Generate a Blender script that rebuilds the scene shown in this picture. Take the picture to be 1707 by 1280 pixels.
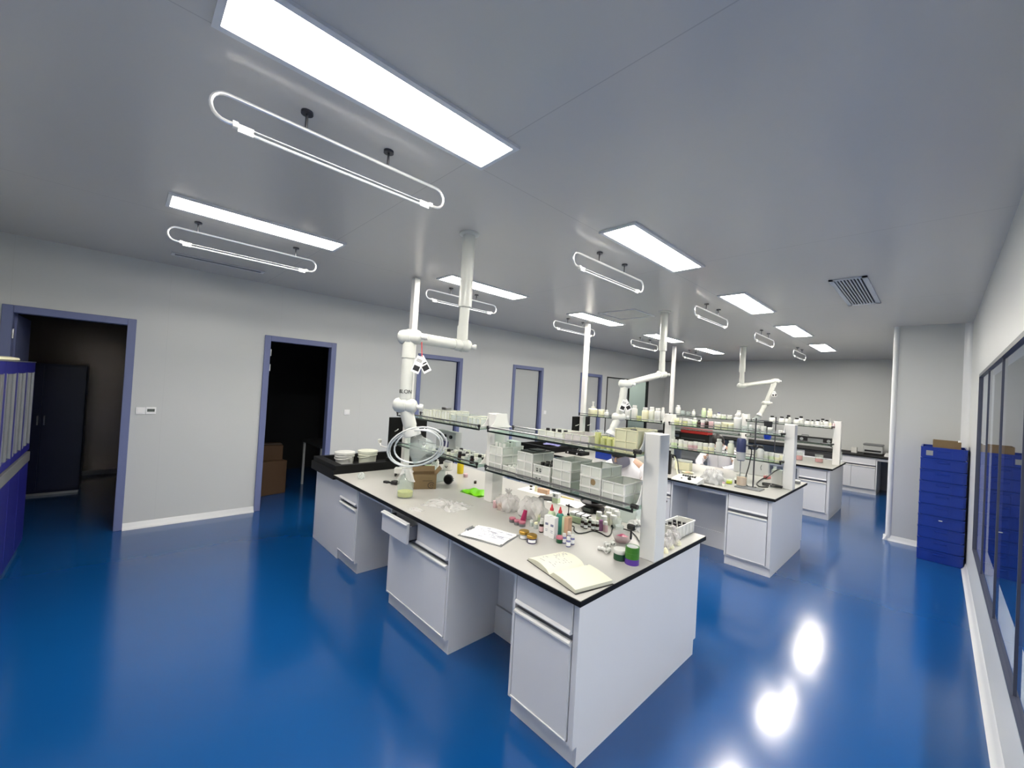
import bpy, bmesh, math, random
from mathutils import Vector, Matrix
random.seed(7)
for o in list(bpy.data.objects): bpy.data.objects.remove(o)
S = bpy.context.scene
COL = S.collection
PI = math.pi
# ---------------------------------------------------------------- camera, world, exposure
cam = bpy.data.objects.new('camera', bpy.data.cameras.new('camera'))
COL.objects.link(cam)
cam.data.sensor_fit = 'HORIZONTAL'
cam.data.sensor_width = 36.0
cam.data.lens = 36.0 * 678.54 / 1707.0
cam.data.clip_start = 0.05
cam.matrix_world = Matrix(((0.6895, -0.0295, 0.7237, 6.1636),
                           (0.7220, -0.0524, -0.6899, 0.2707),
                           (0.0583, 0.9982, -0.0148, 1.7898),
                           (0, 0, 0, 1)))
S.camera = cam
w = bpy.data.worlds.new('world'); S.world = w; w.use_nodes = True
w.node_tree.nodes['Background'].inputs[0].default_value = (0.5, 0.55, 0.6, 1)
w.node_tree.nodes['Background'].inputs[1].default_value = 0.02
S.view_settings.view_transform = 'Standard'
S.view_settings.look = 'None'
S.view_settings.exposure = 1.0
S.view_settings.gamma = 1.0
S.view_settings.use_curve_mapping = False
LAMP = 27.0           # emission of the ceiling panels
H = 3.003             # ceiling height
HB = 0.833            # worktop height
LZ, UZ = 1.125, 1.445 # glass shelf heights

# ---------------------------------------------------------------- materials
def lin(c):
    c = c / 255.0
    return c / 12.92 if c <= 0.04045 else ((c + 0.055) / 1.055) ** 2.4
def rgb(c): return (lin(c[0]), lin(c[1]), lin(c[2]), 1)
def mat(name, c, rough=0.5, metal=0.0, spec=0.5, coat=0.0, vary=0.0, scale=6.0, bump=0.0, emit=0.0, clear=0.0, trans_col=None):
    m = bpy.data.materials.new(name); m.use_nodes = True
    nt = m.node_tree; p = nt.nodes['Principled BSDF']; out = nt.nodes['Material Output']
    p.inputs['Base Color'].default_value = rgb(c)
    p.inputs['Roughness'].default_value = rough
    p.inputs['Metallic'].default_value = metal
    p.inputs['Specular IOR Level'].default_value = spec
    p.inputs['Coat Weight'].default_value = coat
    p.inputs['Coat Roughness'].default_value = 0.05
    tc = nt.nodes.new('ShaderNodeTexCoord')
    nz = nt.nodes.new('ShaderNodeTexNoise'); nz.inputs['Scale'].default_value = scale; nz.inputs['Detail'].default_value = 3
    nt.links.new(tc.outputs['Object'], nz.inputs['Vector'])
    if vary:
        mx = nt.nodes.new('ShaderNodeMix'); mx.data_type = 'RGBA'
        a, b = rgb(c), rgb(c)
        mx.inputs['A'].default_value = tuple(v * (1 - vary) for v in a[:3]) + (1,)
        mx.inputs['B'].default_value = tuple(min(1, v * (1 + vary)) for v in b[:3]) + (1,)
        nt.links.new(nz.outputs['Fac'], mx.inputs['Factor'])
        nt.links.new(mx.outputs['Result'], p.inputs['Base Color'])
    if bump:
        bp = nt.nodes.new('ShaderNodeBump'); bp.inputs['Strength'].default_value = bump; bp.inputs['Distance'].default_value = 0.01
        nt.links.new(nz.outputs['Fac'], bp.inputs['Height']); nt.links.new(bp.outputs['Normal'], p.inputs['Normal'])
    if emit:
        p.inputs['Emission Color'].default_value = rgb(c); p.inputs['Emission Strength'].default_value = emit
    if clear:
        tr = nt.nodes.new('ShaderNodeBsdfTransparent')
        tr.inputs[0].default_value = rgb(trans_col) if trans_col else (0.95, 0.97, 0.96, 1)
        ms = nt.nodes.new('ShaderNodeMixShader'); ms.inputs[0].default_value = 1 - clear
        nt.links.new(tr.outputs[0], ms.inputs[1]); nt.links.new(p.outputs[0], ms.inputs[2]); nt.links.new(ms.outputs[0], out.inputs[0])
    return m
def panel_mat(name, c, rough, bw, rh, off=(0, 0), rot=None, vert=True, seam=0.006, dark=0.72, spec=0.5, bump=0.03):
    # painted steel sandwich panels: brick texture without offset gives the butt joints
    m = mat(name, c, rough, spec=spec, scale=3.0)
    nt = m.node_tree; p = nt.nodes['Principled BSDF']
    geo = nt.nodes.new('ShaderNodeNewGeometry')
    mp = nt.nodes.new('ShaderNodeMapping'); mp.vector_type = 'POINT'
    sx = nt.nodes.new('ShaderNodeSeparateXYZ'); cb = nt.nodes.new('ShaderNodeCombineXYZ')
    nt.links.new(geo.outputs['Position'], sx.inputs[0])
    ax = {'xy': ('X', 'Y'), 'yz': ('Y', 'Z'), 'xz': ('X', 'Z')}[rot or 'xy']
    nt.links.new(sx.outputs[ax[0]], cb.inputs[0]); nt.links.new(sx.outputs[ax[1]], cb.inputs[1])
    nt.links.new(cb.outputs[0], mp.inputs[0]); mp.inputs['Location'].default_value = (off[0], off[1], 0)
    br = nt.nodes.new('ShaderNodeTexBrick'); br.offset = 0; br.inputs['Scale'].default_value = 1
    br.inputs['Mortar Size'].default_value = seam; br.inputs['Mortar Smooth'].default_value = 0.3
    br.inputs['Brick Width'].default_value = bw; br.inputs['Row Height'].default_value = rh
    a = rgb(c); br.inputs['Color1'].default_value = a; br.inputs['Color2'].default_value = a
    br.inputs['Mortar'].default_value = tuple(v * dark for v in a[:3]) + (1,)
    nt.links.new(mp.outputs[0], br.inputs[0]); nt.links.new(br.outputs['Color'], p.inputs['Base Color'])
    nz = [n for n in nt.nodes if n.type == 'TEX_NOISE'][0]
    bp = nt.nodes.new('ShaderNodeBump'); bp.inputs['Strength'].default_value = bump; bp.inputs['Distance'].default_value = 0.02
    nt.links.new(nz.outputs['Fac'], bp.inputs['Height']); nt.links.new(bp.outputs['Normal'], p.inputs['Normal'])
    return m
M = {}
M['wall'] = panel_mat('painted wall panel', (206, 208, 207), 0.38, 1.16, 9.0, (0.55, 1), 'yz', seam=0.0016, dark=0.92)
M['wallx'] = panel_mat('painted wall panel facing the room', (206, 208, 207), 0.38, 1.16, 9.0, (0.2, 1), 'xz', seam=0.0016, dark=0.9)
M['ceil'] = panel_mat('painted ceiling panel', (207, 204, 198), 0.25, 2.36, 2.33, (-4.38 + 2.36 * 5, -1.55 + 2.33 * 3), 'xy', seam=0.003, dark=0.8, bump=0.015)
M['floor'] = mat('blue epoxy floor', (12, 73, 134), 0.16, spec=0.5, coat=0.35, vary=0.08, scale=0.7)
M['floor'].node_tree.nodes['Principled BSDF'].inputs['Coat Roughness'].default_value = 0.12
_nt = M['floor'].node_tree
_n2 = _nt.nodes.new('ShaderNodeTexNoise'); _n2.inputs['Scale'].default_value = 2.2; _n2.inputs['Detail'].default_value = 2
_b2 = _nt.nodes.new('ShaderNodeBump'); _b2.inputs['Strength'].default_value = 0.06; _b2.inputs['Distance'].default_value = 0.03
_tc = [n for n in _nt.nodes if n.type == 'TEX_COORD'][0]
_nt.links.new(_tc.outputs['Object'], _n2.inputs['Vector']); _nt.links.new(_n2.outputs['Fac'], _b2.inputs['Height'])
_nt.links.new(_b2.outputs['Normal'], _nt.nodes['Principled BSDF'].inputs['Normal']); _nt.links.new(_b2.outputs['Normal'], _nt.nodes['Principled BSDF'].inputs['Coat Normal'])
M['trim'] = mat('white aluminium trim', (222, 224, 226), 0.25)
M['frame'] = mat('blue grey door frame paint', (112, 121, 162), 0.4)
M['leaf'] = mat('grey metal door leaf', (190, 193, 192), 0.3)
M['cab'] = mat('pale grey cabinet steel', (218, 218, 221), 0.35, vary=0.02, scale=2)
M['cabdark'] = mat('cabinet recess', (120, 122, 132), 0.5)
M['black'] = mat('matt black resin', (8, 8, 9), 0.6, spec=0.25)
M['blackplastic'] = mat('black plastic', (16, 16, 18), 0.35)
M['top'] = mat('pale grey chemical board', (176, 174, 170), 0.32, vary=0.05, scale=5)
M['white'] = mat('white plastic', (216, 216, 212), 0.35)
M['offwhite'] = mat('milky plastic', (226, 228, 212), 0.4)
M['pvc'] = mat('white polypropylene pipe', (206, 208, 202), 0.28)
M['post'] = mat('white powder coated steel', (226, 225, 222), 0.35)
M['steel'] = mat('polished steel', (200, 200, 205), 0.22, metal=1.0)
M['rail'] = mat('satin steel rail', (120, 120, 124), 0.3, metal=0.9)
M['darksteel'] = mat('dark steel', (90, 90, 95), 0.35, metal=0.9)
M['glass'] = mat('clear greenish shelf glass', (170, 190, 182), 0.05, clear=0.72, trans_col=(225, 238, 232))
M['glassedge'] = mat('dark glass edge', (24, 34, 30), 0.2)
M['clearp'] = mat('clear plastic', (225, 230, 228), 0.15, clear=0.62)
M['vialglass'] = mat('clear vial glass', (215, 222, 218), 0.08, clear=0.45)
M['crate'] = mat('frosted white crate plastic', (234, 235, 229), 0.35, clear=0.5)
M['glassware'] = mat('laboratory glass', (222, 228, 226), 0.06, clear=0.82)
M['hood'] = mat('clear acrylic hood', (225, 230, 228), 0.08, clear=0.86)
M['crateyellow'] = mat('frosted yellowish crate plastic', (228, 227, 196), 0.35, clear=0.3)
M['cream'] = mat('cream plastic', (236, 232, 200), 0.4)
M['yellowcup'] = mat('pale yellow translucent cup', (232, 234, 172), 0.3, clear=0.25)
M['lime'] = mat('lime liquid', (205, 225, 40), 0.3)
M['window'] = mat('window glass', (120, 130, 150), 0.02, spec=0.6, clear=0.0)
def glass_pane(name, tint, ior=1.5):
    m = bpy.data.materials.new(name); m.use_nodes = True; nt = m.node_tree
    for n in list(nt.nodes): nt.nodes.remove(n)
    out = nt.nodes.new('ShaderNodeOutputMaterial'); fr = nt.nodes.new('ShaderNodeFresnel'); fr.inputs[0].default_value = ior
    tr = nt.nodes.new('ShaderNodeBsdfTransparent'); tr.inputs[0].default_value = rgb(tint)
    gl = nt.nodes.new('ShaderNodeBsdfGlossy'); gl.inputs['Roughness'].default_value = 0.015; gl.inputs['Color'].default_value = (0.9, 0.92, 0.96, 1)
    ms = nt.nodes.new('ShaderNodeMixShader')
    geo = nt.nodes.new('ShaderNodeNewGeometry'); inv = nt.nodes.new('ShaderNodeMath'); inv.operation = 'SUBTRACT'; inv.inputs[0].default_value = 1.0
    mul = nt.nodes.new('ShaderNodeMath'); mul.operation = 'MULTIPLY'
    nt.links.new(geo.outputs['Backfacing'], inv.inputs[1]); nt.links.new(inv.outputs[0], mul.inputs[0]); nt.links.new(fr.outputs[0], mul.inputs[1])
    nt.links.new(mul.outputs[0], ms.inputs[0]); nt.links.new(tr.outputs[0], ms.inputs[1]); nt.links.new(gl.outputs[0], ms.inputs[2]); nt.links.new(ms.outputs[0], out.inputs[0])
    return m
M['pane'] = glass_pane('corridor window glass', (240, 243, 247))
M['pane2'] = glass_pane('clear door glass', (215, 225, 222))
M['winframe'] = mat('dark slate window joint', (52, 56, 72), 0.4)
M['lamp'] = mat('lit diffuser', (255, 249, 238), 0.5, emit=LAMP)
M['uvglass'] = mat('lamp tube glass', (176, 180, 186), 0.15, clear=0.35)
M['bright'] = mat('bright white plastic', (246, 246, 246), 0.3)
M['chrome'] = mat('bright chrome tube', (238, 238, 240), 0.28, metal=0.85)
M['carddark'] = mat('brown cardboard with room shade', (84, 62, 42), 0.8)  # cardboard colour darkened: the unlit room's shade is put into it
M['grille'] = mat('grille white', (205, 206, 208), 0.4)
M['dark'] = mat('near black for room shade and dark parts', (28, 30, 34), 0.8)  # near black: carries the second room's dimness on its walls, also colours dark parts
M['crateblue'] = mat('deep blue crate plastic', (16, 52, 150), 0.3)
M['cabblue'] = mat('royal blue cabinet paint', (36, 38, 128), 0.35)
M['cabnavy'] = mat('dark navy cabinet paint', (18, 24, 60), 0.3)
M['silver'] = mat('brushed silver strip', (170, 172, 172), 0.35, metal=0.6)
M['hosep'] = mat('milky clear hose', (236, 238, 238), 0.12, clear=0.25)
M['card'] = mat('brown cardboard', (134, 112, 80), 0.8, vary=0.08, scale=20)
M['paper'] = mat('white paper', (236, 236, 236), 0.7)
M['papercream'] = mat('cream paper', (206, 205, 188), 0.7)
M['ink'] = mat('dark ink', (30, 30, 34), 0.6)
M['greyink'] = mat('faint grey writing', (120, 124, 150), 0.7)
M['gold'] = mat('gold lid', (176, 138, 60), 0.3, metal=0.7)
M['pink'] = mat('dusty pink plastic', (190, 112, 130), 0.4)
M['palepink'] = mat('pale pink plastic', (214, 178, 184), 0.4)
M['magenta'] = mat('raspberry gel', (168, 44, 92), 0.3)
M['red'] = mat('red plastic', (205, 60, 68), 0.35)
M['redbox'] = mat('red painted box', (190, 44, 40), 0.4)
M['teal'] = mat('teal liquid bottle', (58, 132, 116), 0.25)
M['darkgreen'] = mat('dark green', (28, 82, 52), 0.3)
M['palegreen'] = mat('pale green plastic', (206, 222, 184), 0.4)
M['green'] = mat('green tape', (56, 116, 34), 0.3)
M['purple'] = mat('purple tape', (86, 52, 150), 0.35)
M['navyjar'] = mat('navy glass', (42, 32, 84), 0.2)
M['violet'] = mat('violet glass', (150, 92, 140), 0.25, clear=0.2)
M['lavender'] = mat('lavender vial', (112, 112, 160), 0.3)
M['amber'] = mat('dark amber glass', (46, 30, 28), 0.15)
M['peach'] = mat('peach carton', (208, 168, 140), 0.6)
M['orange'] = mat('amber orange content', (200, 130, 66), 0.3)
M['limegreen'] = mat('bright green plastic', (120, 205, 20), 0.4)
M['yellow'] = mat('yellow plastic', (222, 196, 30), 0.35)
M['film'] = mat('crumpled clear film', (236, 232, 232), 0.15, clear=0.62, bump=0.6, scale=30)
M['bagpink'] = mat('cloudy plastic bag', (232, 226, 226), 0.2, clear=0.55, bump=0.6, scale=40)
M['lavfilm'] = mat('lavender plastic sheet', (150, 148, 205), 0.2, clear=0.2, bump=0.5, scale=20)
M['bagwhite'] = mat('white plastic bag', (200, 200, 200), 0.3, clear=0.3, bump=0.6, scale=40)
M['yellowliq'] = mat('pale yellow liquid', (226, 224, 130), 0.15)
M['pinkliq'] = mat('pink liquid', (214, 110, 112), 0.2)
M['coat'] = mat('white lab coat cotton', (228, 226, 230), 0.8, bump=0.15, scale=14)
M['skin'] = mat('skin', (182, 146, 124), 0.5)
M['hair'] = mat('black hair', (24, 20, 20), 0.5)
M['mask'] = mat('grey face mask', (128, 126, 140), 0.7)
M['trousers'] = mat('dark trousers', (44, 46, 56), 0.8)
M['eye'] = mat('dark eye', (20, 16, 14), 0.2)
M['lip'] = mat('lip', (160, 90, 86), 0.5)
M['mixer'] = mat('slate blue motor housing', (52, 60, 100), 0.35)
M['grey'] = mat('mid grey plastic', (120, 122, 124), 0.45)
M['lightgrey'] = mat('light grey plastic', (186, 188, 188), 0.4)
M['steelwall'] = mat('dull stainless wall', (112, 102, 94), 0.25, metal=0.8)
M['lcd'] = mat('display', (88, 96, 92), 0.2)
M['screen'] = mat('dark lavender screen', (70, 68, 110), 0.3)

# ---------------------------------------------------------------- mesh helpers
class MB:
    def __init__(s): s.bm = bmesh.new()
    def box(s, x0, y0, z0, x1, y1, z1, bev=0.0, mtx=None, seg=1):
        r = bmesh.ops.create_cube(s.bm, size=1.0)
        vs = r['verts']
        for v in vs:
            v.co = Vector(((x0 + x1) / 2 + v.co.x * abs(x1 - x0), (y0 + y1) / 2 + v.co.y * abs(y1 - y0), (z0 + z1) / 2 + v.co.z * abs(z1 - z0)))
        if bev:
            es = {e for v in vs for e in v.link_edges}
            rr = bmesh.ops.bevel(s.bm, geom=list(es), offset=bev, segments=seg, affect='EDGES', clamp_overlap=True)
            vs = list({v for v in rr['verts']} | {v for v in vs if v.is_valid})
        if mtx is not None:
            for v in vs: v.co = mtx @ v.co
        return s
    def tube(s, pts, r, n=10, closed=False, caps=True):
        pts = [Vector(p) for p in pts]; k = len(pts)
        rs = r if isinstance(r, (list, tuple)) else [r] * k
        rings = []; up = None
        for i, p in enumerate(pts):
            if closed: t = pts[(i + 1) % k] - pts[i - 1]
            else: t = pts[min(i + 1, k - 1)] - pts[max(i - 1, 0)]
            if t.length < 1e-9: t = Vector((0, 0, 1))
            t.normalize()
            if up is None:
                a = Vector((0, 0, 1)) if abs(t.z) < 0.9 else Vector((1, 0, 0))
                up = (a - t * a.dot(t)).normalized()
            else:
                up = (up - t * up.dot(t))
                up = up.normalized() if up.length > 1e-6 else Vector((1, 0, 0))
            sd = t.cross(up)
            rings.append([s.bm.verts.new(p + (up * math.cos(2 * PI * j / n) + sd * math.sin(2 * PI * j / n)) * rs[i]) for j in range(n)])
        m = k if closed else k - 1
        for i in range(m):
            a, b = rings[i], rings[(i + 1) % k]
            for j in range(n):
                s.bm.faces.new((a[j], a[(j + 1) % n], b[(j + 1) % n], b[j]))
        if caps and not closed:
            s.bm.faces.new(list(reversed(rings[0]))); s.bm.faces.new(rings[-1])
        return s
    def cyl(s, p0, p1, r, n=16, r2=None): return s.tube([p0, p1], [r, r2 if r2 is not None else r], n)
    def lathe(s, prof, n=16, o=(0, 0, 0), mtx=None):
        rings = []
        for (r, z) in prof:
            if r < 1e-6: rings.append([s.bm.verts.new((o[0], o[1], o[2] + z))])
            else: rings.append([s.bm.verts.new((o[0] + r * math.cos(2 * PI * j / n), o[1] + r * math.sin(2 * PI * j / n), o[2] + z)) for j in range(n)])
        for a, b in zip(rings, rings[1:]):
            for j in range(n):
                k = (j + 1) % n
                if len(a) == 1 and len(b) == 1: break
                if len(a) == 1: s.bm.faces.new((a[0], b[k], b[j]))
                elif len(b) == 1: s.bm.faces.new((a[j], a[k], b[0]))
                else: s.bm.faces.new((a[j], a[k], b[k], b[j]))
        if mtx is not None:
            for r in rings:
                for v in r: v.co = mtx @ v.co
        return s
    def prism(s, poly, d0, d1, axis='x'):
        def P(a, b, d): return {'x': (d, a, b), 'y': (a, d, b), 'z': (a, b, d)}[axis]
        A = [s.bm.verts.new(P(a, b, d0)) for a, b in poly]; B = [s.bm.verts.new(P(a, b, d1)) for a, b in poly]
        s.bm.faces.new(list(reversed(A))); s.bm.faces.new(B)
        for i in range(len(poly)):
            j = (i + 1) % len(poly); s.bm.faces.new((A[i], A[j], B[j], B[i]))
        return s
    def grid(s, f, nu, nv):
        V = [[s.bm.verts.new(f(i / nu, j / nv)) for j in range(nv + 1)] for i in range(nu + 1)]
        for i in range(nu):
            for j in range(nv): s.bm.faces.new((V[i][j], V[i + 1][j], V[i + 1][j + 1], V[i][j + 1]))
        return s
    def mesh(s, name, m, smooth=False):
        bmesh.ops.recalc_face_normals(s.bm, faces=s.bm.faces)
        me = bpy.data.meshes.new(name); s.bm.to_mesh(me); s.bm.free()
        me.materials.append(m)
        if smooth:
            for p in me.polygons: p.use_smooth = True
            me.set_sharp_from_angle(angle=math.radians(40))
        return me
def tag(o, label, cat, group=None, kind=None):
    o['label'] = label; o['category'] = cat
    if group: o['group'] = group
    if kind: o['kind'] = kind
    return o
def thing(name, label, cat, loc=(0, 0, 0), rz=0.0, group=None, kind=None):
    o = bpy.data.objects.new(name, None); o.empty_display_size = 0.05; COL.objects.link(o)
    o.location = loc; o.rotation_euler = (0, 0, rz)
    return tag(o, label, cat, group, kind)
CACHE = {}
def obj(name, mb, m, parent=None, smooth=False, label=None, loc=None, rot=None):
    me = mb.mesh(name, m, smooth) if isinstance(mb, MB) else mb
    o = bpy.data.objects.new(name, me); COL.objects.link(o)
    if parent: o.parent = parent
    if loc is not None: o.location = loc
    if rot is not None: o.rotation_euler = rot
    if label: o['label'] = label
    return o
def cached(key, fn, m, smooth=True):
    k = (key, m.name)
    if k not in CACHE: CACHE[k] = fn().mesh('shape', m, smooth)
    return CACHE[k]
def struct(name, mb, m, parent=None, smooth=False):
    o = obj(name, mb, m, parent, smooth)
    if not parent: o['kind'] = 'structure'
    return o
def sthing(name, loc=(0, 0, 0)):
    o = bpy.data.objects.new(name, None); COL.objects.link(o); o.location = loc; o['kind'] = 'structure'; o.empty_display_size = 0.05
    return o
ORD = ['first', 'second', 'third', 'fourth', 'fifth', 'sixth', 'seventh', 'eighth', 'ninth', 'tenth', 'eleventh', 'twelfth', 'thirteenth', 'fourteenth', 'fifteenth', 'sixteenth', 'seventeenth', 'eighteenth', 'nineteenth', 'twentieth', 'twenty-first', 'twenty-second', 'twenty-third', 'twenty-fourth', 'twenty-fifth', 'twenty-sixth', 'twenty-seventh', 'twenty-eighth']

# ---------------------------------------------------------------- room shell
XR = 6.443; YF = 12.98; YP = 8.139; XP = 5.718; YB = -0.92
DOORS = [(-0.598, 0.345), (1.592, 2.519), (3.89, 4.837), (6.148, 7.096), (8.481, 9.416)]
HD = 2.327; FW = 0.072
struct('floor', MB().box(-3.6, YB - 0.1, -0.1, 9.0, YF + 0.2, 0.0), M['floor'])
struct('ceiling', MB().box(-3.6, YB - 0.1, H, 9.0, YF + 0.2, H + 0.1), M['ceil'])
GD = (9.66, 11.93)   # glazed double door near the far end
b = MB(); y = YB
for (a, c) in [(d[0] + 0.02, d[1] - 0.02) for d in DOORS] + [GD]:
    b.box(-0.1, y, 0, 0, a, H); b.box(-0.1, a, (2.30 if a == GD[0] else HD - 0.02), 0, c, H); y = c
b.box(-0.1, y, 0, 0, YF, H)
struct('wall_left', b, M['wall'])
struct('wall_far', MB().box(-3.5, YF, 0, XR + 0.1, YF + 0.1, H), M['wallx'])
struct('wall_back', MB().box(-3.5, YB - 0.1, 0, XR + 0.1, YB, H), M['wallx'])
WY0, WY1, WZ0, WZ1 = -0.45, 6.53, 0.46, 2.217
struct('wall_right', MB().box(XR, YB, 0, XR + 0.1, WY0, H).box(XR, WY0, 0, XR + 0.1, WY1, WZ0).box(XR, WY0, WZ1, XR + 0.1, WY1, H).box(XR, WY1, 0, XR + 0.1, YF, H), M['wall'])
struct('wall_corridor', MB().box(8.8, YB, 0, 8.9, YF, H), M['wall'])
struct('wall_pillar', MB().box(XP, YP, 0, XR, 9.6, H), M['wallx'])
# rounded white corner mouldings and coved skirtings
def quarter(x, y, r, z0, z1): return MB().lathe([(0, z0), (r, z0), (r, z1), (0, z1)], 20, (x, y, 0))
struct('trim_1', quarter(XP + 0.012, YP + 0.012, 0.032, 0, H), M['trim'], smooth=True)
struct('trim_2', MB().prism([(XR, YP), (XR - 0.07, YP), (XR - 0.05, YP - 0.012), (XR - 0.025, YP - 0.03), (XR - 0.01, YP - 0.055), (XR, YP - 0.08)], 0, H, 'z'), M['trim'], smooth=True)
cove = [(0, 0), (0.045, 0), (0.03, 0.012), (0.016, 0.032), (0.008, 0.06), (0, 0.07)]
b = MB()
for a, c in [(YB, DOORS[0][0]), (DOORS[0][1], DOORS[1][0]), (DOORS[1][1], DOORS[2][0]), (DOORS[2][1], DOORS[3][0]), (DOORS[3][1], DOORS[4][0]), (DOORS[4][1], GD[0]), (GD[1], YF)]:
    b.prism(cove, a, c, 'y')
struct('baseboard_left', b, M['trim'], smooth=True)
struct('baseboard_right', MB().prism([(XR - p[0] * 0.9, p[1]) for p in cove], YB, YP, 'y'), M['trim'], smooth=True)
struct('baseboard_far', MB().prism([(YF - p[0], p[1]) for p in cove], 0, XR, 'x'), M['trim'], smooth=True)
struct('baseboard_pillar', MB().prism([(YP - p[0], p[1]) for p in cove], XP - 0.04, XR, 'x').prism([(XP - p[0], p[1]) for p in cove], YP - 0.045, 9.6, 'y'), M['trim'], smooth=True)

# window in the right wall: five tall panes with dark joints
win = sthing('window_1', (XR, 0, 0))
fb = MB().box(-0.003, WY0, WZ1 - 0.022, 0.03, WY1, WZ1 + 0.008).box(-0.003, WY0, WZ0 - 0.004, 0.03, WY1, WZ0 + 0.010).box(-0.003, WY1 - 0.012, WZ0, 0.03, WY1, WZ1).box(-0.003, WY0, WZ0, 0.03, WY0 + 0.02, WZ1)
obj('window_frame', fb, M['winframe'], win)
ys = [WY1 - 0.016, 5.58, 4.49, 3.42, 2.33, 1.25, 0.2, WY0 + 0.02]
for i in range(7):
    obj('pane', MB().box(0.012, ys[i + 1] + 0.004, WZ0 + 0.014, 0.02, ys[i] - 0.004, WZ1 - 0.025), M['pane'], win)
for yy in ys[1:-1]:
    obj('mullion', MB().box(0.006, yy - 0.005, WZ0 + 0.014, 0.03, yy + 0.005, WZ1 - 0.025), M['winframe'], win)

# door frames and leaves in the left wall
def door(i, y0, y1, leaf):
    d = sthing('door_%d' % i, (0, 0, 0))
    f = MB().box(-0.1, y0, 0, 0.02, y0 + FW, HD, 0.004).box(-0.1, y1 - FW, 0, 0.02, y1, HD, 0.004).box(-0.1, y0 + FW, HD - FW, 0.02, y1 - FW, HD, 0.004)
    f.box(-0.14, y0 - 0.01, 0, -0.1, y0 + 0.05, HD).box(-0.14, y1 - 0.05, 0, -0.1, y1 + 0.01, HD)
    obj('door_frame', f, M['frame'], d)
    if leaf == 'closed':
        lf = obj('door_leaf', MB().box(-0.085, y0 + FW + 0.004, 0.006, -0.045, y1 - FW - 0.03, HD - FW - 0.004), M['leaf'], d)
        obj('dark_jamb', MB().box(-0.09, y1 - FW - 0.028, 0.006, -0.05, y1 - FW, HD - FW), M['cabnavy'], d)
    if leaf == 'open':
        # leaf swung into the dark room, seen edge on at the left jamb
        lf = obj('door_leaf', MB().box(-0.92, y0 + FW - 0.03, 0.006, -0.12, y0 + FW + 0.012, HD - FW - 0.004), M['frame'], d)
        obj('handle', MB().tube([(-0.85, y0 + FW + 0.012, 1.0), (-0.85, y0 + FW + 0.06, 1.0), (-0.74, y0 + FW + 0.06, 1.0)], 0.009, 8), M['steel'], lf, True)
    if leaf != 'closed':
        for z in (2.1, 1.9) if leaf == 'none' else (2.05, 1.72):
            obj('hinge', MB().cyl((0.014, y0 + FW + 0.006, z - 0.045), (0.014, y0 + FW + 0.006, z + 0.045), 0.009, 10).box(-0.03, y0 + FW, z - 0.04, 0.014, y0 + FW + 0.004, z + 0.04), M['steel'], d, True)
    return d
door(1, *DOORS[0], 'open'); door(2, *DOORS[1], 'none')
for i in (2, 3, 4): door(i + 1, *DOORS[i], 'closed')
# glazed double door with thin black frames, right leaf slid open to a lit side room
gd = sthing('door_6', (0, 0, 0)); gm = (GD[0] + GD[1]) / 2
f = MB().box(-0.07, GD[0], 0, 0.012, GD[0] + 0.03, 2.30).box(-0.07, GD[1] - 0.03, 0, 0.012, GD[1], 2.30).box(-0.07, GD[0], 2.27, 0.012, GD[1], 2.30).box(-0.07, gm - 0.03, 0, 0.012, gm + 0.03, 2.27)
obj('door_frame', f, M['blackplastic'], gd)
obj('door_leaf', MB().box(-0.05, GD[0] + 0.03, 0.01, -0.01, gm - 0.03, 2.27), M['leaf'], gd)
obj('glass_leaf', MB().box(-0.035, gm + 0.03, 0.01, -0.027, GD[1] - 0.03, 2.27), M['pane2'], gd)
# rooms behind the left wall
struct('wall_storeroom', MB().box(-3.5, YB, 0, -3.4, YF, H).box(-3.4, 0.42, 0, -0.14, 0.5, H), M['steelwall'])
struct('wall_dark_room', MB().box(-3.4, 1.0, 0, -0.14, 1.08, H).box(-3.4, 3.2, 0, -0.14, 3.28, H).box(-2.6, 1.08, 0, -2.55, 3.2, H), M['dark'])  # wall colour chosen dark so the room looks unlit
struct('wall_partition', MB().box(-3.4, 9.3, 0, -0.1, 9.36, H).box(-3.4, 12.3, 0, -0.1, 12.36, H).box(-1.6, 9.36, 0, -1.55, 12.3, H), M['wall'])
struct('trim_3', MB().prism([(-3.4, 0.42), (-3.33, 0.42), (-3.35, 0.40), (-3.4, 0.35)], 0, H, 'z').prism([(-3.4 + p[0], p[1]) for p in cove], YB, 0.42, 'y').prism([(0.42 - p[0], p[1]) for p in cove], -3.4, -0.14, 'x'), M['trim'], smooth=True)

# ---------------------------------------------------------------- ceiling lights
LY = [1.032, 3.373, 5.712, 8.025, 10.37]
DIST = ['nearest the camera', 'second from the camera', 'third from the camera', 'fourth from the camera', 'farthest from the camera']
def ceiling_light(x, y, row, i):
    t = thing('ceiling_light', 'lit white ceiling panel light, %s in the %s row' % (DIST[i], row), 'ceiling light', (x, y, H), 0, 'ceiling panel lights')
    obj('light_frame', cached('lframe', lambda: MB().box(-0.152, -0.606, -0.014, -0.124, 0.606, 0).box(0.124, -0.606, -0.014, 0.152, 0.606, 0).box(-0.124, -0.606, -0.014, 0.124, -0.582, 0).box(-0.124, 0.582, -0.014, 0.124, 0.606, 0), M['trim'], False), M['trim'], t)
    obj('diffuser', cached('ldiff', lambda: MB().box(-0.125, -0.583, -0.010, 0.125, 0.583, -0.004), M['lamp'], False), M['lamp'], t)
for i, y in enumerate(LY): ceiling_light(4.535, y, 'right', i)
for i, y in enumerate(LY): ceiling_light(2.354, y, 'left', i)
DIST += ['sixth from the camera']
for i, y in enumerate((-0.4, 1.0, 2.4, 3.8, 5.2)): ceiling_light(7.95, y, 'corridor', i)

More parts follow.
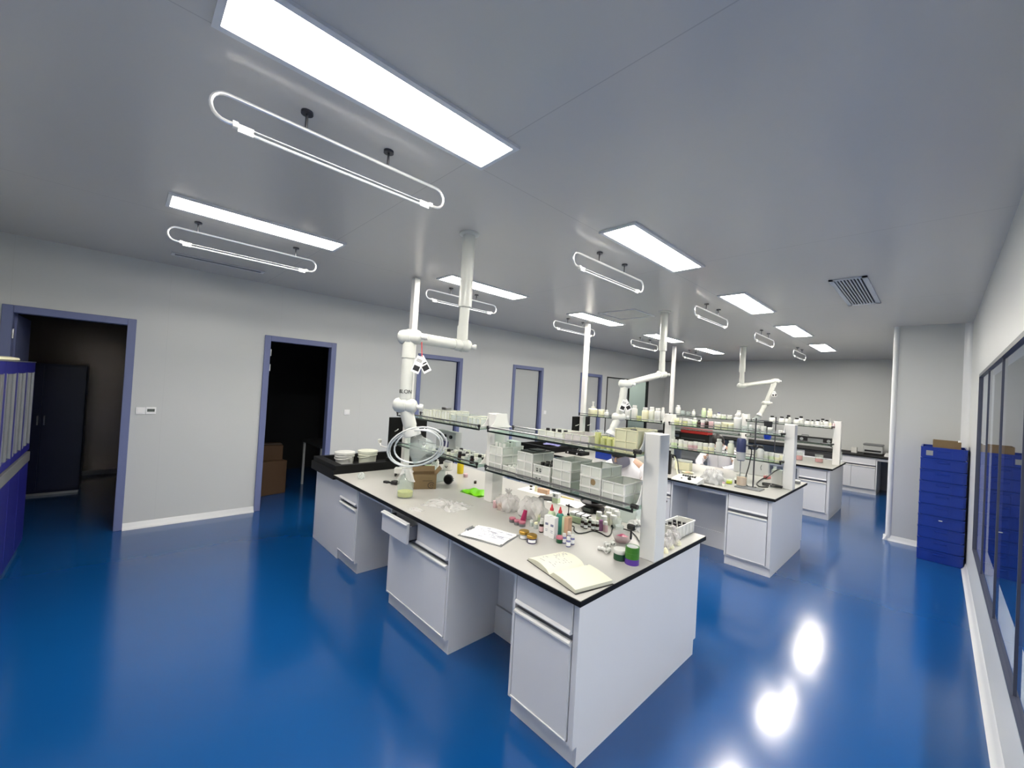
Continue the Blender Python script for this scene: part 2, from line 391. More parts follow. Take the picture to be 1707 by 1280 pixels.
# ---------------------------------------------------------------- germicidal lamps in oval tube hangers
def stadium(L, zt, zb, n=10):
    r = (zt - zb) / 2; zc = (zt + zb) / 2; p = []
    for k in range(n + 1):
        a = PI / 2 + PI * k / n; p.append((0, -L + r + r * math.cos(a), zc + r * math.sin(a)))
    return p, r, zc
def uv_lamp(x, y, row, i, feet=0.2):
    t = thing('germicidal_lamp', 'chrome oval hanger with a thin lamp tube, %s in the %s row' % (DIST[i], row), 'hanging lamp', (x, y, H), 0, 'oval lamp hangers')
    zt, zb, L = -0.083, -0.192, 0.55
    def fr():
        a, r, zc = stadium(L, zt, zb)
        left = a; right = [(0, -p[1], p[2]) for p in a]
        path = [(0, -0.465, zb)] + list(reversed(left)) + right + [(0, 0.465, zb)]
        return MB().tube(path, 0.008, 8)
    obj('hanger', cached('uvh', fr, M['chrome']), M['chrome'], t, True)
    for s in (-1, 1):
        obj('stem', cached('uvstem', lambda: MB().lathe([(0, zt), (0.006, zt), (0.006, -0.012), (0.026, -0.012), (0.026, 0), (0, 0)], 14), M['darksteel']), M['darksteel'], t, True, loc=(0, s * feet, 0))
        obj('socket', cached('uvsock%d' % s, lambda: MB().cyl((0, s * 0.40, zb), (0, s * 0.455, zb), 0.010, 12).cyl((0, s * 0.455, zb), (0, s * 0.475, zb), 0.015, 12).box(-0.006, min(s * 0.40, s * 0.455), zb - 0.024, 0.006, max(s * 0.40, s * 0.455), zb), M['white']), M['white'], t, True)
    obj('lamp_tube', cached('uvtube', lambda: MB().cyl((0, -0.405, zb - 0.016), (0, 0.405, zb - 0.016), 0.0065, 10).cyl((0, -0.405, zb + 0.004), (0, 0.405, zb + 0.004), 0.003, 8), M['uvglass']), M['uvglass'], t, True)
for i, y in enumerate([1.013, 3.343, 5.665, 7.95, 10.43]): uv_lamp(4.137, y, 'right', i)
for i, y in enumerate([1.01, 3.337, 5.64, 7.97, 10.31]): uv_lamp(1.97, y, 'left', i, 0.365 if i == 0 else 0.2)

# ---------------------------------------------------------------- ceiling vents
t = thing('ceiling_vent', 'white square return air grille with dark slats in the ceiling at right', 'vent', (5.55, 5.675, H))
W, D = 0.128, 0.632
W = 0.14
obj('grille_frame', MB().box(-W, -D, -0.012, -W + 0.035, D, 0).box(W - 0.04, -D, -0.012, W, D, 0).box(-W, -D, -0.012, W, -D + 0.03, 0).box(-W, D - 0.05, -0.012, W, D, 0), M['grille'], t)
obj('grille_recess', MB().box(-W + 0.02, -D + 0.02, -0.003, W - 0.02, D - 0.02, 0), M['dark'], t)
for k in range(8):
    xx = -W + 0.05 + k * 0.0243
    obj('slat', cached('slat', lambda: MB().box(-0.0055, -D + 0.03, -0.011, 0.0055, D - 0.05, -0.003), M['grille'], False), M['grille'], t, loc=(xx, 0, 0))
t = thing('slot_vent', 'long narrow dark slot vent in the ceiling beside the left wall', 'vent', (0.64, 0.98, H))
obj('vent_frame', MB().box(-0.06, -0.42, -0.01, -0.035, 0.42, 0).box(0.035, -0.42, -0.01, 0.06, 0.42, 0).box(-0.035, -0.42, -0.01, 0.035, -0.39, 0).box(-0.035, 0.39, -0.01, 0.035, 0.42, 0), M['grille'], t)
obj('vent_blade', MB().box(-0.035, -0.39, -0.004, 0.035, 0.39, 0).box(-0.012, -0.39, -0.009, -0.008, 0.39, -0.004).box(0.01, -0.39, -0.009, 0.014, 0.39, -0.004), M['cabdark'], t)
t = thing('access_hatch', 'flush square access hatch in the ceiling between the left lights', 'hatch', ((2.953, 5.587, 3.003)[0], (2.953, 5.587, 3.003)[1], H))
obj('hatch_panel', MB().box(-0.26, -0.26, -0.006, 0.26, 0.26, 0), M['ceil'], t)
obj('hatch_rim', MB().box(-0.3, -0.3, -0.009, -0.27, 0.3, 0).box(0.27, -0.3, -0.009, 0.3, 0.3, 0).box(-0.27, -0.3, -0.009, 0.27, -0.27, 0).box(-0.27, 0.27, -0.009, 0.27, 0.3, 0), M['grille'], t)

# ---------------------------------------------------------------- wall switches
def wall_switch(y, z, w, label, disp=False):
    t = thing('thermostat' if disp else 'light_switch', label, 'thermostat' if disp else 'switch', (0, y, z))
    obj('plate', MB().box(0, -w / 2, -0.04, 0.011, w / 2, 0.04, 0.003), M['bright'], t)
    if disp: obj('display', MB().box(0.0105, -w / 2 + 0.012, -0.012, 0.0125, w / 2 - 0.012, 0.02), M['lcd'], t)
    else: obj('rocker', MB().box(0.0105, -w / 2 + 0.014, -0.026, 0.0155, w / 2 - 0.014, 0.026, 0.002), M['bright'], t)
wall_switch(0.428, 1.315, 0.08, 'white light switch beside the first dark doorway at far left')
wall_switch(0.515, 1.318, 0.088, 'white thermostat with grey display right of the leftmost switch', True)
wall_switch(2.735, 1.31, 0.085, 'white light switch on the wall right of the second dark doorway')
wall_switch(7.22, 1.325, 0.09, 'white light switch on the wall right of the middle closed grey door')

# ---------------------------------------------------------------- fume extraction arms
def frame_from(d):
    d = Vector(d).normalized(); a = Vector((0, 0, 1)) if abs(d.z) < 0.9 else Vector((1, 0, 0))
    u = (a - d * a.dot(d)).normalized(); return Matrix((u, d.cross(u), d)).transposed().to_4x4()
def elbow(t, c, axis, L, r):
    ax = Vector(axis).normalized(); m = Matrix.Translation(Vector(c)) @ frame_from(ax)
    pr = [(0, -L), (r * 0.55, -L + r * 0.08), (r * 0.86, -L + r * 0.35), (r, -L + r * 0.8), (r, -0.012), (r * 1.09, -0.012), (r * 1.09, 0.012), (r, 0.012), (r, L - r * 0.6), (r * 0.8, L - r * 0.2), (r * 0.5, L), (0, L)]
    e = obj('elbow', MB().lathe(pr, 24, mtx=m), M['pvc'], t, True)
    k = r * 0.42
    obj('knob', MB().lathe([(0, L), (k * 0.7, L), (k * 0.7, L + 0.016), (k, L + 0.016), (k, L + 0.034), (k * 0.8, L + 0.04), (0, L + 0.04)], 14, mtx=m), M['white'], e, True)
    return e
def extraction_arm(label, top, zc, pts, r, axes, hood):
    t = thing('extraction_arm', label, 'extraction arm', top, 0, 'ceiling extraction arms')
    o = Vector(top); L = [Vector(p) - o for p in pts]
    obj('ceiling_flange', MB().lathe([(0, 0), (0.078, 0), (0.078, -0.012), (0.06, -0.02), (0, -0.02)], 24), M['pvc'], t, True)
    obj('drop_sleeve', MB().lathe([(0, -0.015), (r * 1.3, -0.015), (r * 1.3, zc + 0.14), (r * 1.36, zc + 0.13), (r * 1.36, zc), (0, zc)], 24), M['pvc'], t, True)
    obj('drop_pipe', MB().tube([(0, 0, zc + 0.02), L[0] + Vector((0, 0, 0.03))], r, 20), M['pvc'], t, True)
    obj('drop_cuff', MB().tube([L[0] + Vector((0, 0, 0.03)), L[0] + Vector((0, 0, 0.15))], r * 1.1, 20), M['pvc'], t, True)
    for i in range(len(L) - 1):
        a, b2 = L[i], L[i + 1]
        obj('arm_pipe', MB().tube([a, b2], r, 20), M['pvc'], t, True)
        d = (b2 - a).normalized()
        obj('pipe_cuff', MB().tube([a + d * r * 1.2, a + d * (r * 1.2 + 0.09)], r * 1.1, 20), M['pvc'], t, True)
    for i, ax in enumerate(axes): elbow(t, L[i], ax, r * 2.0, r * 1.25)
    d = (L[-1] - L[-2]).normalized(); m = Matrix.Translation(L[-1]) @ frame_from(d)
    obj('nozzle_collar', MB().lathe([(r, -0.03), (r * 1.25, -0.025), (r * 1.4, 0), (r * 1.4, 0.016), (r * 1.1, 0.02), (0, 0.02)], 24, mtx=m), M['white'], t, True)
    hr = hood[0]; m2 = Matrix.Translation(L[-1] + d * 0.02) @ frame_from(Vector(hood[1]))
    obj('clear_hood', MB().lathe([(r * 1.1, 0), (r * 1.3, 0.02), (hr * 0.6, 0.05), (hr * 0.85, 0.085), (hr * 0.97, 0.125), (hr, 0.16), (hr * 1.03, 0.16), (hr * 1.0, 0.122), (hr * 0.88, 0.08), (hr * 0.62, 0.044)], 28, mtx=m2), M['hood'], t, True)
    return t, L
def hang_tag(p, label, sz, nrm):
    # laminated tag pair on a cord
    t = thing('hang_tag', label, 'tag', p)
    m = frame_from(nrm)
    n = Vector(nrm).normalized(); side = Vector((0, 0, 1)).cross(n).normalized()
    q = Matrix((side, Vector((0, 0, 1)), n)).transposed().to_4x4()
    obj('cord', MB().tube([(0, 0, 0.0), side * 0.004 + Vector((0, 0, -sz * 0.6)), side * 0.01 + Vector((0, 0, -sz * 1.15))], 0.003, 6), M['red'] if sz < 0.096 and 'near' in label else M['white'], t, True)
    for k, a in enumerate((0.55, -0.35)):
        r2 = Matrix.Translation(Vector((0, 0, -sz * 1.1)) + n * 0.003 * k) @ q @ Matrix.Rotation(a, 4, 'Z')
        cardo = obj('tag_card', MB().box(-sz * 0.27, -sz, -0.001, sz * 0.27, 0.012, 0.001, mtx=r2), M['paper'], t)
        pb = MB()
        pb.box(-sz * 0.2, -sz * 0.86, 0.0012, sz * 0.2, -sz * 0.52, 0.002, mtx=r2)
        if k == 0: pb.box(-sz * 0.22, -sz * 0.42, 0.0012, sz * 0.22, -sz * 0.34, 0.002, mtx=r2)
        for j in range(3): pb.box(-sz * 0.2, -sz * (0.24 - 0.07 * j), 0.0012, sz * 0.16, -sz * (0.215 - 0.07 * j), 0.002, mtx=r2)
        obj('print', pb, M['ink'], cardo)
    return t
cr = Vector((0.6895, 0.722, 0.0583))   # horizontal direction across the room diagonal
A0 = (3.572, 2.182, H)
arm1, LA = extraction_arm('near white pipe extraction arm with black lettering hanging over the nearest bench', A0, -0.585,
    [(3.566, 2.178, 2.118), (3.805, 1.587, 2.091), (3.814, 1.578, 1.651), (3.851, 1.62, 1.477)], 0.0385,
    [(0.66, 0.72, -0.08), (0.69, 0.70, 0.05), (0.69, 0.70, -0.05)], (0.088, (0.55, 0.35, -0.75)))
# lettering on the vertical pipe (only its right half faces the camera)
def text_mesh(s, size, name, m, mtx, parent=None, bend=None, depth=0.0008):
    c = bpy.data.curves.new(name, 'FONT'); c.body = s; c.size = size; c.extrude = depth; c.align_x = 'CENTER'; c.align_y = 'CENTER'
    o = bpy.data.objects.new(name, c); COL.objects.link(o)
    dg = bpy.context.evaluated_depsgraph_get(); me = bpy.data.meshes.new_from_object(o.evaluated_get(dg))
    bpy.data.objects.remove(o); me.transform(Matrix.Identity(4))
    if bend:
        for v in me.vertices:
            a = v.co.x / bend; rr = bend + 0.001 + v.co.z
            v.co = Vector((rr * math.sin(a), v.co.y, rr * math.cos(a)))
    me.transform(mtx); me.materials.clear(); me.materials.append(m)
    r = bpy.data.objects.new(name, me); COL.objects.link(r)
    if parent: r.parent = parent
    return r
pipe = [c for c in arm1.children if c.name.startswith('arm_pipe')][1]
seg = LA[2] - LA[1]; mid = LA[1] + seg * 0.80
axz = -seg.normalized(); toc = (Vector((6.16, 0.27, 1.79)) - (Vector(A0) + mid)); toc = (toc - axz * toc.dot(axz)).normalized()
toc = (Matrix.Rotation(math.radians(-22), 3, axz) @ toc)
q = Matrix((axz.cross(toc), axz, toc)).transposed().to_4x4()
text_mesh('ABLON', 0.034, 'lettering', M['ink'], Matrix.Translation(mid) @ q, pipe, bend=0.0385)
obj('seam_ring', MB().tube([LA[1] + seg * 0.9, LA[1] + seg * 0.905], 0.0395, 20).tube([LA[1] + seg * 0.30, LA[1] + seg * 0.305], 0.0405, 20), M['lightgrey'], pipe)
hang_tag((3.92, 1.608, 2.057), 'white printed tags hanging on a red cord from the near extraction arm', 0.095, (0.74, -0.6, 0.05))
A0 = (3.508, 5.645, H)
arm2, LA2 = extraction_arm('middle white extraction arm reaching down over the second bench', A0, -0.55,
    [(3.508, 5.647, 2.127), (3.705, 4.385, 1.933), (3.664, 4.35, 1.555), (3.62, 4.279, 1.368)], 0.038,
    [(0.69, 0.72, 0.0), (0.69, 0.72, 0.0), (0.69, 0.72, 0.05)], (0.13, (-0.7, -0.5, -0.55)))
hang_tag((3.743, 4.34, 1.864), 'white printed tags hanging from the middle extraction arm', 0.115, (0.74, -0.6, 0.05))
A0 = (3.28, 9.715, H)
arm3, LA3 = extraction_arm('far white extraction arm folded to the right over the third bench', A0, -0.55,
    [(3.278, 9.723, 2.165), (3.728, 10.387, 2.313), (3.617, 10.238, 1.825), (3.533, 10.127, 1.561)], 0.043,
    [(0.69, 0.72, 0.0), (0.69, 0.72, 0.0), (0.69, 0.72, 0.1)], (0.07, (-0.5, -0.4, -0.8)))
hang_tag((3.748, 10.28, 2.18), 'dark printed tag hanging from the far extraction arm', 0.10, (0.74, -0.6, 0.05))

# ---------------------------------------------------------------- lab benches
def cabinet(x0, x1, yf, zt, depth, label, drawers=1, doors=1, open_left=False, toe=True, plain=False, knob=False):
    w = x1 - x0
    t = thing('base_cabinet', label, 'cabinet', ((x0 + x1) / 2, yf, 0), 0, 'bench base cabinets')
    h = w / 2
    b = MB()
    if plain:
        obj('carcass', MB().box(-h, 0.0, 0, h, depth, zt, 0.002), M['cab'], t); return t
    b.box(-h, 0.006, 0.1, -h + 0.018, depth, zt).box(h - 0.018, 0.006, 0.1, h, depth, zt).box(-h + 0.018, 0.03, 0.1, h - 0.018, depth, zt)
    b.box(-h + 0.018, 0.006, 0.1, h - 0.018, 0.03, 0.112).box(-h + 0.018, 0.006, zt - 0.022, h - 0.018, 0.03, zt)
    obj('carcass', b, M['cab'], t)
    obj('toe_kick', MB().box(-h, 0.034, 0, h, depth, 0.1), M['cab'], t)
    n = drawers; dw = (w - 0.044) / n
    for k in range(n):
        a = -h + 0.022 + k * dw; op = open_left and k == 0
        dx = -0.082 if op else 0
        dr = obj('drawer', MB().box(a + 0.002, dx, 0.622, a + dw - 0.002, dx + 0.022, zt - 0.026, 0.004), M['cab'], t)
        obj('pull_lip', MB().prism([(dx - 0.001, 0.622), (dx - 0.012, 0.628), (dx - 0.012, 0.634), (dx - 0.001, 0.646)], a + 0.006, a + dw - 0.006, 'x') if not op else MB().box(a + 0.002, dx - 0.014, zt - 0.046, a + dw - 0.002, dx + 0.001, zt - 0.032, 0.004), M['cab'], dr)
        if op:
            obj('drawer_box', MB().box(a + 0.015, dx + 0.02, 0.635, a + 0.027, 0.4, zt - 0.06).box(a + dw - 0.027, dx + 0.02, 0.635, a + dw - 0.015, 0.4, zt - 0.06).box(a + 0.015, dx + 0.02, 0.635, a + dw - 0.015, 0.4, 0.645), M['cabdark'], dr)
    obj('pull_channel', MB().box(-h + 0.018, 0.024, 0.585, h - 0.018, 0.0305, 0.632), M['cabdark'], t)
    dw = (w - 0.044) / doors
    for k in range(doors):
        a = -h + 0.022 + k * dw
        dr = obj('door', MB().box(a + 0.002, 0, 0.116, a + dw - 0.002, 0.022, 0.588, 0.004), M['cab'], t)
        obj('pull_lip', MB().prism([(-0.001, 0.566), (-0.013, 0.578), (-0.013, 0.587), (0.0, 0.593), (0.016, 0.593), (0.016, 0.586), (-0.001, 0.58)], a + 0.004, a + dw - 0.004, 'x'), M['post'], dr)
        obj('bottom_lip', MB().box(a + 0.004, -0.006, 0.116, a + dw - 0.004, 0.001, 0.124, 0.002), M['cab'], dr)
        if knob: obj('lock', MB().lathe([(0, 0.012), (0.014, 0.012), (0.014, 0), (0, 0)], 14, mtx=Matrix.Translation((a + dw - 0.05, 0, 0.53)) @ Matrix.Rotation(PI / 2, 4, 'X')), M['blackplastic'], dr, True)
    return t
def bracket_poly(y0, y1, p0, p1, z, zt):
    # flared plate: wide at the shelf, narrow at the post
    n = 8; L = []; R = []
    for k in range(n + 1):
        s = k / n; c = 1 - math.cos(s * PI / 2); e = math.sin(s * PI / 2)
        L.append((y0 + (p0 - y0) * e, z + (zt - z) * c)); R.append((y1 + (p1 - y1) * e, z + (zt - z) * c))
    return L + list(reversed(R))
def bench(n, word, y0, y1, x1, full, zs=(1.125, 1.445)):
    yc = (y0 + y1) / 2; yf = y0 + 0.048; zt = HB - 0.03
    x0 = 1.985
    wt = thing('worktop', 'pale grey worktop with black edge on the %s bench' % word, 'worktop', ((x0 + x1) / 2, yc, HB - 0.03), 0, 'bench worktops')
    hw = (x1 - x0) / 2; hy = (y1 - y0) / 2
    obj('edge_core', MB().box(-hw, -hy, 0, hw, hy, 0.0275, 0.002), M['black'], wt)
    obj('surface', MB().box(-hw + 0.003, -hy + 0.004, 0.0275, hw - 0.003, hy - 0.004, 0.03), M['top'], wt)
    e = thing('end_panel', 'flat pale grey end panel closing the right end of the %s bench' % word, 'end panel', (x1 - 0.052, yc, 0), 0, 'bench end panels')
    a, c = yf - yc, y1 - 0.012 - yc
    obj('panel', MB().prism([(a + 0.034, 0), (c - 0.036, 0), (c - 0.036, 0.1), (c, 0.1), (c, zt), (a, zt), (a, 0.1), (a + 0.034, 0.1)], 0, 0.016, 'x'), M['cab'], e)
    xe = x1 - 0.053
    cabinet(4.564, xe, yf, zt, 0.5, 'pale grey base cabinet at the right end of the %s bench' % word)
    if full: cabinet(3.114, 3.954, yf, zt, 0.5, 'wide grey cabinet with its left drawer pulled open, %s bench' % word, drawers=2, open_left=True)
    else: cabinet(3.114, 3.954, yf, zt, 0.5, 'pale grey base cabinet left of the knee space of the %s bench' % word, drawers=2, doors=2, knob=True)
    if full:
        cabinet(2.054, 2.482, yf, zt, 0.5, 'narrow pale grey base cabinet next to the sink unit of the %s bench' % word)
    kp = thing('back_panel', 'grey panel closing the back of the right knee space of the %s bench' % word, 'panel', (4.26, yf + 0.48, 0), 0, 'knee space panels')
    obj('panel', MB().box(-0.306, -0.016, 0, 0.304, 0, zt).box(-0.306, -0.034, 0.0, 0.304, -0.016, 0.2), M['cab'], kp)
    rl = thing('apron_rail', 'grey steel rail under the worktop over the right knee space of the %s bench' % word, 'rail', (4.26, yf + 0.02, 0), 0, 'knee space rails')
    obj('rail', MB().box(-0.306, 0, zt - 0.055, 0.304, 0.02, zt), M['cab'], rl)
    if full:
        kp = thing('back_panel', 'grey panel closing the back of the left knee space of the nearest bench', 'panel', (2.8, yf + 0.48, 0), 0, 'knee space panels')
        obj('panel', MB().box(-0.318, -0.016, 0, 0.314, 0, zt), M['cab'], kp)
        rl = thing('apron_rail', 'grey steel rail under the worktop over the left knee space of the nearest bench', 'rail', (2.8, yf + 0.02, 0), 0, 'knee space rails')
        obj('rail', MB().box(-0.318, 0, zt - 0.055, 0.314, 0.02, zt), M['cab'], rl)
    # sink unit at the left end
    sk = thing('sink_unit', 'sink cabinet with raised black top at the left end of the %s bench' % word, 'sink', (1.665, yc, 0), 0, 'sink units')
    obj('carcass', MB().box(-0.33, yf + 0.012 - yc, 0, 0.385, y1 - 0.05 - yc, zt - 0.02, 0.002), M['cab'], sk)
    q0, q1 = y0 - yc, y1 - yc
    zl = HB + 0.085
    sb = MB().box(-0.345, q0, zt - 0.02, 0.318, q1, HB - 0.005)
    sb.box(-0.345, q0, HB - 0.005, 0.318, q0 + 0.1, zl - 0.045).box(-0.345, q1 - 0.1, HB - 0.005, 0.318, q1, zl).box(-0.345, q0 + 0.1, HB - 0.005, -0.285, q1 - 0.1, zl).box(0.258, q0 + 0.1, HB - 0.005, 0.318, q1 - 0.1, zl)
    sb.prism([(-0.345, zl - 0.045), (0.318, zl - 0.045), (0.318, zl), (-0.345, zl)], q0 + 0.02, q0 + 0.1, 'y')
    obj('sink_basin', sb, M['black'], sk)
    # pegboard drying rack on the sink edge
    pb = thing('drying_rack', 'black upright pegboard drying rack behind the sink of the %s bench' % word, 'drying rack', (1.958, yc + 0.085, HB), 0, 'pegboard drying racks')
    obj('board', MB().box(-0.012, -0.24, 0.088, 0.012, 0.24, 0.575, 0.003), M['black'], pb)
    obj('base', MB().box(-0.02, -0.25, 0.086, 0.02, 0.25, 0.13, 0.004), M['black'], pb)
    for i in range(3):
        for j in range(2):
            obj('peg', cached('peg', lambda: MB().tube([(0.012, 0, 0), (0.05, 0, 0.012), (0.08, 0, 0.03)], 0.006, 8), M['white']), M['white'], pb, True, loc=(0, -0.17 + 0.17 * i, 0.25 + 0.17 * j))
    # square service column to the ceiling
    cl = thing('service_column', 'white square column rising to the ceiling from the %s bench' % word, 'column', (2.025, yc + 0.03, HB), 0, 'service columns')
    obj('shaft', MB().box(-0.035, -0.035, 0.0, 0.035, 0.035, H - HB - 0.012, 0.004), M['post'], cl)
    obj('cover_seam', MB().box(-0.037, -0.037, 1.62, 0.037, 0.037, 1.628), M['post'], cl)
    obj('foot', MB().box(-0.05, -0.05, 0, 0.05, 0.05, 0.02, 0.004), M['post'], cl)
    # reagent rack: posts, flared brackets, glass shelves with rails
    rk = thing('reagent_rack', 'two tier glass reagent rack on white posts along the %s bench' % word, 'shelf rack', (3.5, yc + 0.03, HB), 0, 'reagent racks')
    ztop = 1.578 - HB
    g0, g1 = -0.15, 0.14
    xm, xend = 0.045, x1 - 0.052 - 3.5
    for px in (xm, xend):
        ps = obj('post', MB().box(px - 0.05, -0.06, 0, px + 0.05, 0.06, ztop, 0.004), M['post'], rk)
        for z in zs:
            zz = z + 0.022 - HB
            br = obj('bracket', MB().prism(bracket_poly(g0, g1, -0.06, 0.06, zz, zz + 0.115), px - 0.056 if px == xend else px - 0.056, px - 0.05 if px == xend else px - 0.05, 'x'), M['post'], rk)
            if px == xm: obj('bracket', MB().prism(bracket_poly(g0, g1, -0.06, 0.06, zz, zz + 0.115), px + 0.05, px + 0.056, 'x'), M['post'], rk)
    for z in zs:
        zz = z - HB
        for (a, c) in ((2.065 - 3.5, xm - 0.058), (xm + 0.058, xend - 0.058)):
            gs = obj('glass_shelf', MB().box(a, g0 + 0.006, zz - 0.008, c, g1 - 0.006, zz), M['glass'], rk)
            for s in (g0, g1):
                obj('edge_strip', MB().box(a, s - 0.002 if s < 0 else s - 0.006, zz - (0.013 if n == 1 else 0.009), c, s + 0.006 if s < 0 else s + 0.002, zz + 0.001), M['glassedge'], gs)
                rr = obj('guard_rail', MB().cyl((a - 0.01, s, zz + 0.028), (c + 0.01, s, zz + 0.028), 0.0065 if n == 1 else 0.005, 8), M['rail'], rk, True)
                for xx in (a, c):
                    obj('rail_clamp', MB().box(xx - 0.012, s - 0.008, zz + 0.012, xx + 0.012, s + 0.008, zz + 0.038, 0.003).cyl((xx, s, zz - 0.012), (xx, s, zz + 0.02), 0.007, 8), M['blackplastic'], rr)
    for z in zs:
        obj('end_knob', MB().cyl((xend - 0.056, g0 - 0.004, z - HB + 0.028), (xend - 0.02, g0 - 0.004, z - HB + 0.028), 0.014, 12), M['blackplastic'], rk, True)
    return yc
Y1 = bench(1, 'nearest', 1.848, 3.326, 5.052, True)
Y2 = bench(2, 'second', 5.14, 6.62, 5.045, False)
Y3 = bench(3, 'third', 8.47, 9.86, 5.035, False, (1.16, 1.455))

# ---------------------------------------------------------------- far wall bench
wt = thing('worktop', 'black worktop along the far wall', 'worktop', (2.6, 12.45, 0.79), 0, 'bench worktops')
obj('slab', MB().box(-2.4, -0.51, 0, 3.835, 0.51, 0.025, 0.002), M['black'], wt)
for (a, c, l, d) in ((4.45, 5.30, 'wide pale grey cabinet under the right part of the far wall worktop', 1), (3.59, 4.44, 'pale grey cabinet under the far wall worktop behind the third bench', 1)):
    cabinet(a, c, 11.97, 0.79, 0.9, l, 1, 2)
kp = thing('back_panel', 'dark grey panel at the back of the knee space below the far worktop', 'panel', (5.87, 12.9, 0), 0, 'knee space panels')
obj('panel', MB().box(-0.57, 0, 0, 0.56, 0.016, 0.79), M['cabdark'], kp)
rl = thing('apron_rail', 'grey rail under the far worktop over its knee space', 'rail', (5.87, 11.99, 0), 0, 'knee space rails')
obj('rail', MB().box(-0.57, 0, 0.73, 0.56, 0.02, 0.79), M['cab'], rl)

# ---------------------------------------------------------------- small containers
def container(kind, loc, r, h, label, name=None, cat=None, body='white', cap='white', group=None, rz=0, capr=None, liquid=None, lab=None):
    """kinds: vial, jar, bottle, jug, beaker, cup, spray, pump"""
    name = name or {'vial': 'vial', 'jar': 'jar', 'bottle': 'bottle', 'jug': 'plastic_jug', 'beaker': 'beaker', 'cup': 'cup', 'pump': 'pump_bottle', 'flask': 'flask'}[kind]
    cat = cat or {'vial': 'vial', 'jar': 'jar', 'bottle': 'bottle', 'jug': 'bottle', 'beaker': 'beaker', 'cup': 'cup', 'pump': 'bottle', 'flask': 'flask'}[kind]
    t = thing(name, label, cat, loc, rz, group)
    n = 12 if r < 0.02 else 18
    key = (kind, round(r, 4), round(h, 4))
    if kind == 'vial':
        bh = h * 0.68
        bp = [(0, 0), (r * 0.95, 0), (r, r * 0.1), (r, bh * 0.86), (r * 0.72, bh), (r * 0.72, bh + h * 0.03), (0, bh + h * 0.03)]
        c0 = bh + 0.0005; cp = [(0, c0), (r * 0.82, c0), (r * 0.82, h * 0.97), (r * 0.72, h), (0, h)]
    elif kind == 'jar':
        bh = h * 0.62
        bp = [(0, 0), (r * 0.94, 0), (r, r * 0.08), (r, bh), (r * 0.9, bh), (0, bh)]
        cp = [(0, bh), (r * 1.03, bh), (r * 1.05, bh + h * 0.03), (r * 1.05, h * 0.95), (r * 0.98, h), (0, h)]
    elif kind == 'bottle':
        bh = h * 0.70
        bp = [(0, 0), (r * 0.93, 0), (r, r * 0.12), (r, bh * 0.9), (r * 0.86, bh), (r * 0.5, bh + h * 0.09), (r * 0.5, bh + h * 0.12), (0, bh + h * 0.12)]
        c0 = bh + h * 0.105; cp = [(0, c0), (r * 0.6, c0), (r * 0.6, h * 0.98), (r * 0.52, h), (0, h)]
    elif kind == 'jug':
        bh = h * 0.76
        bp = [(0, 0), (r * 0.94, 0), (r, r * 0.1), (r, bh * 0.93), (r * 0.93, bh), (r * 0.62, bh + h * 0.06), (r * 0.62, bh + h * 0.09), (0, bh + h * 0.09)]
        c0 = bh + h * 0.08; cp = [(0, c0), (r * 0.72, c0), (r * 0.72, h * 0.97), (r * 0.66, h), (0, h)]
    elif kind == 'pump':
        bh = h * 0.5
        bp = [(0, 0), (r * 0.93, 0), (r, r * 0.1), (r, bh * 0.9), (r * 0.85, bh), (r * 0.35, bh + h * 0.03), (r * 0.35, bh + h * 0.08), (0, bh + h * 0.08)]
        c0 = bh + h * 0.07; cp = None
    elif kind in ('beaker', 'cup'):
        k = 0.86 if kind == 'cup' else 1.0
        bp = [(0, 0), (r * k * 0.95, 0), (r * k, r * 0.08), (r, h * 0.95), (r * 1.06, h), (r * 1.02, h), (r * 0.95, h * 0.94), (r * k * 0.94, r * 0.14), (0, r * 0.12)]
        cp = None
    elif kind == 'flask':
        bp = [(0, 0), (r * 0.95, 0), (r, r * 0.1), (r * 0.95, h * 0.16), (r * 0.36, h * 0.74), (r * 0.34, h * 0.95), (r * 0.42, h), (r * 0.36, h), (r * 0.3, h * 0.94), (r * 0.32, h * 0.74), (r * 0.9, h * 0.17), (r * 0.9, r * 0.15), (0, r * 0.13)]
        cp = None
    bo = obj('body', cached(key + ('b',), lambda: MB().lathe(bp, n), M[body]), M[body], t, True)
    if cp: obj('cap', cached(key + ('c',), lambda: MB().lathe(cp, n), M[cap]), M[cap], t, True)
    if kind == 'pump':
        def ph():
            return MB().lathe([(0, c0), (r * 0.42, c0), (r * 0.42, c0 + h * 0.09), (r * 0.14, c0 + h * 0.1), (r * 0.14, h * 0.9), (0, h * 0.9)], 12).box(-r * 0.2, -r * 0.2, h * 0.9, r * 0.2, r * 0.2, h).box(r * 0.1, -r * 0.12, h * 0.92, r * 0.75, r * 0.12, h * 0.985)
        obj('pump_head', cached(key + ('p', ), ph, M[cap]), M[cap], t, True)
    if liquid:
        lm, lh = liquid
        obj('contents', cached(key + ('l', round(lh, 3)), lambda: MB().lathe([(0, r * 0.2), (r * 0.9, r * 0.2), (r * 0.93, h * lh), (0, h * lh)] if kind != 'flask' else [(0, r * 0.2), (r * 0.86, r * 0.2), (r * 0.8, h * lh), (0, h * lh)], n), M[lm]), M[lm], t, True)
    if lab:
        lm, z0, z1 = lab
        obj('label_wrap', cached(key + ('w', z0, z1), lambda: MB().grid(lambda u, v: (r * 1.015 * math.cos(-0.76 + (u - 0.5) * (1.7 if kind == 'jar' else 2.6)), r * 1.015 * math.sin(-0.76 + (u - 0.5) * (1.7 if kind == 'jar' else 2.6)), h * (z0 + (z1 - z0) * v)), 8, 1), M[lm]), M[lm], bo, True)
    return t
NOTEX = 0
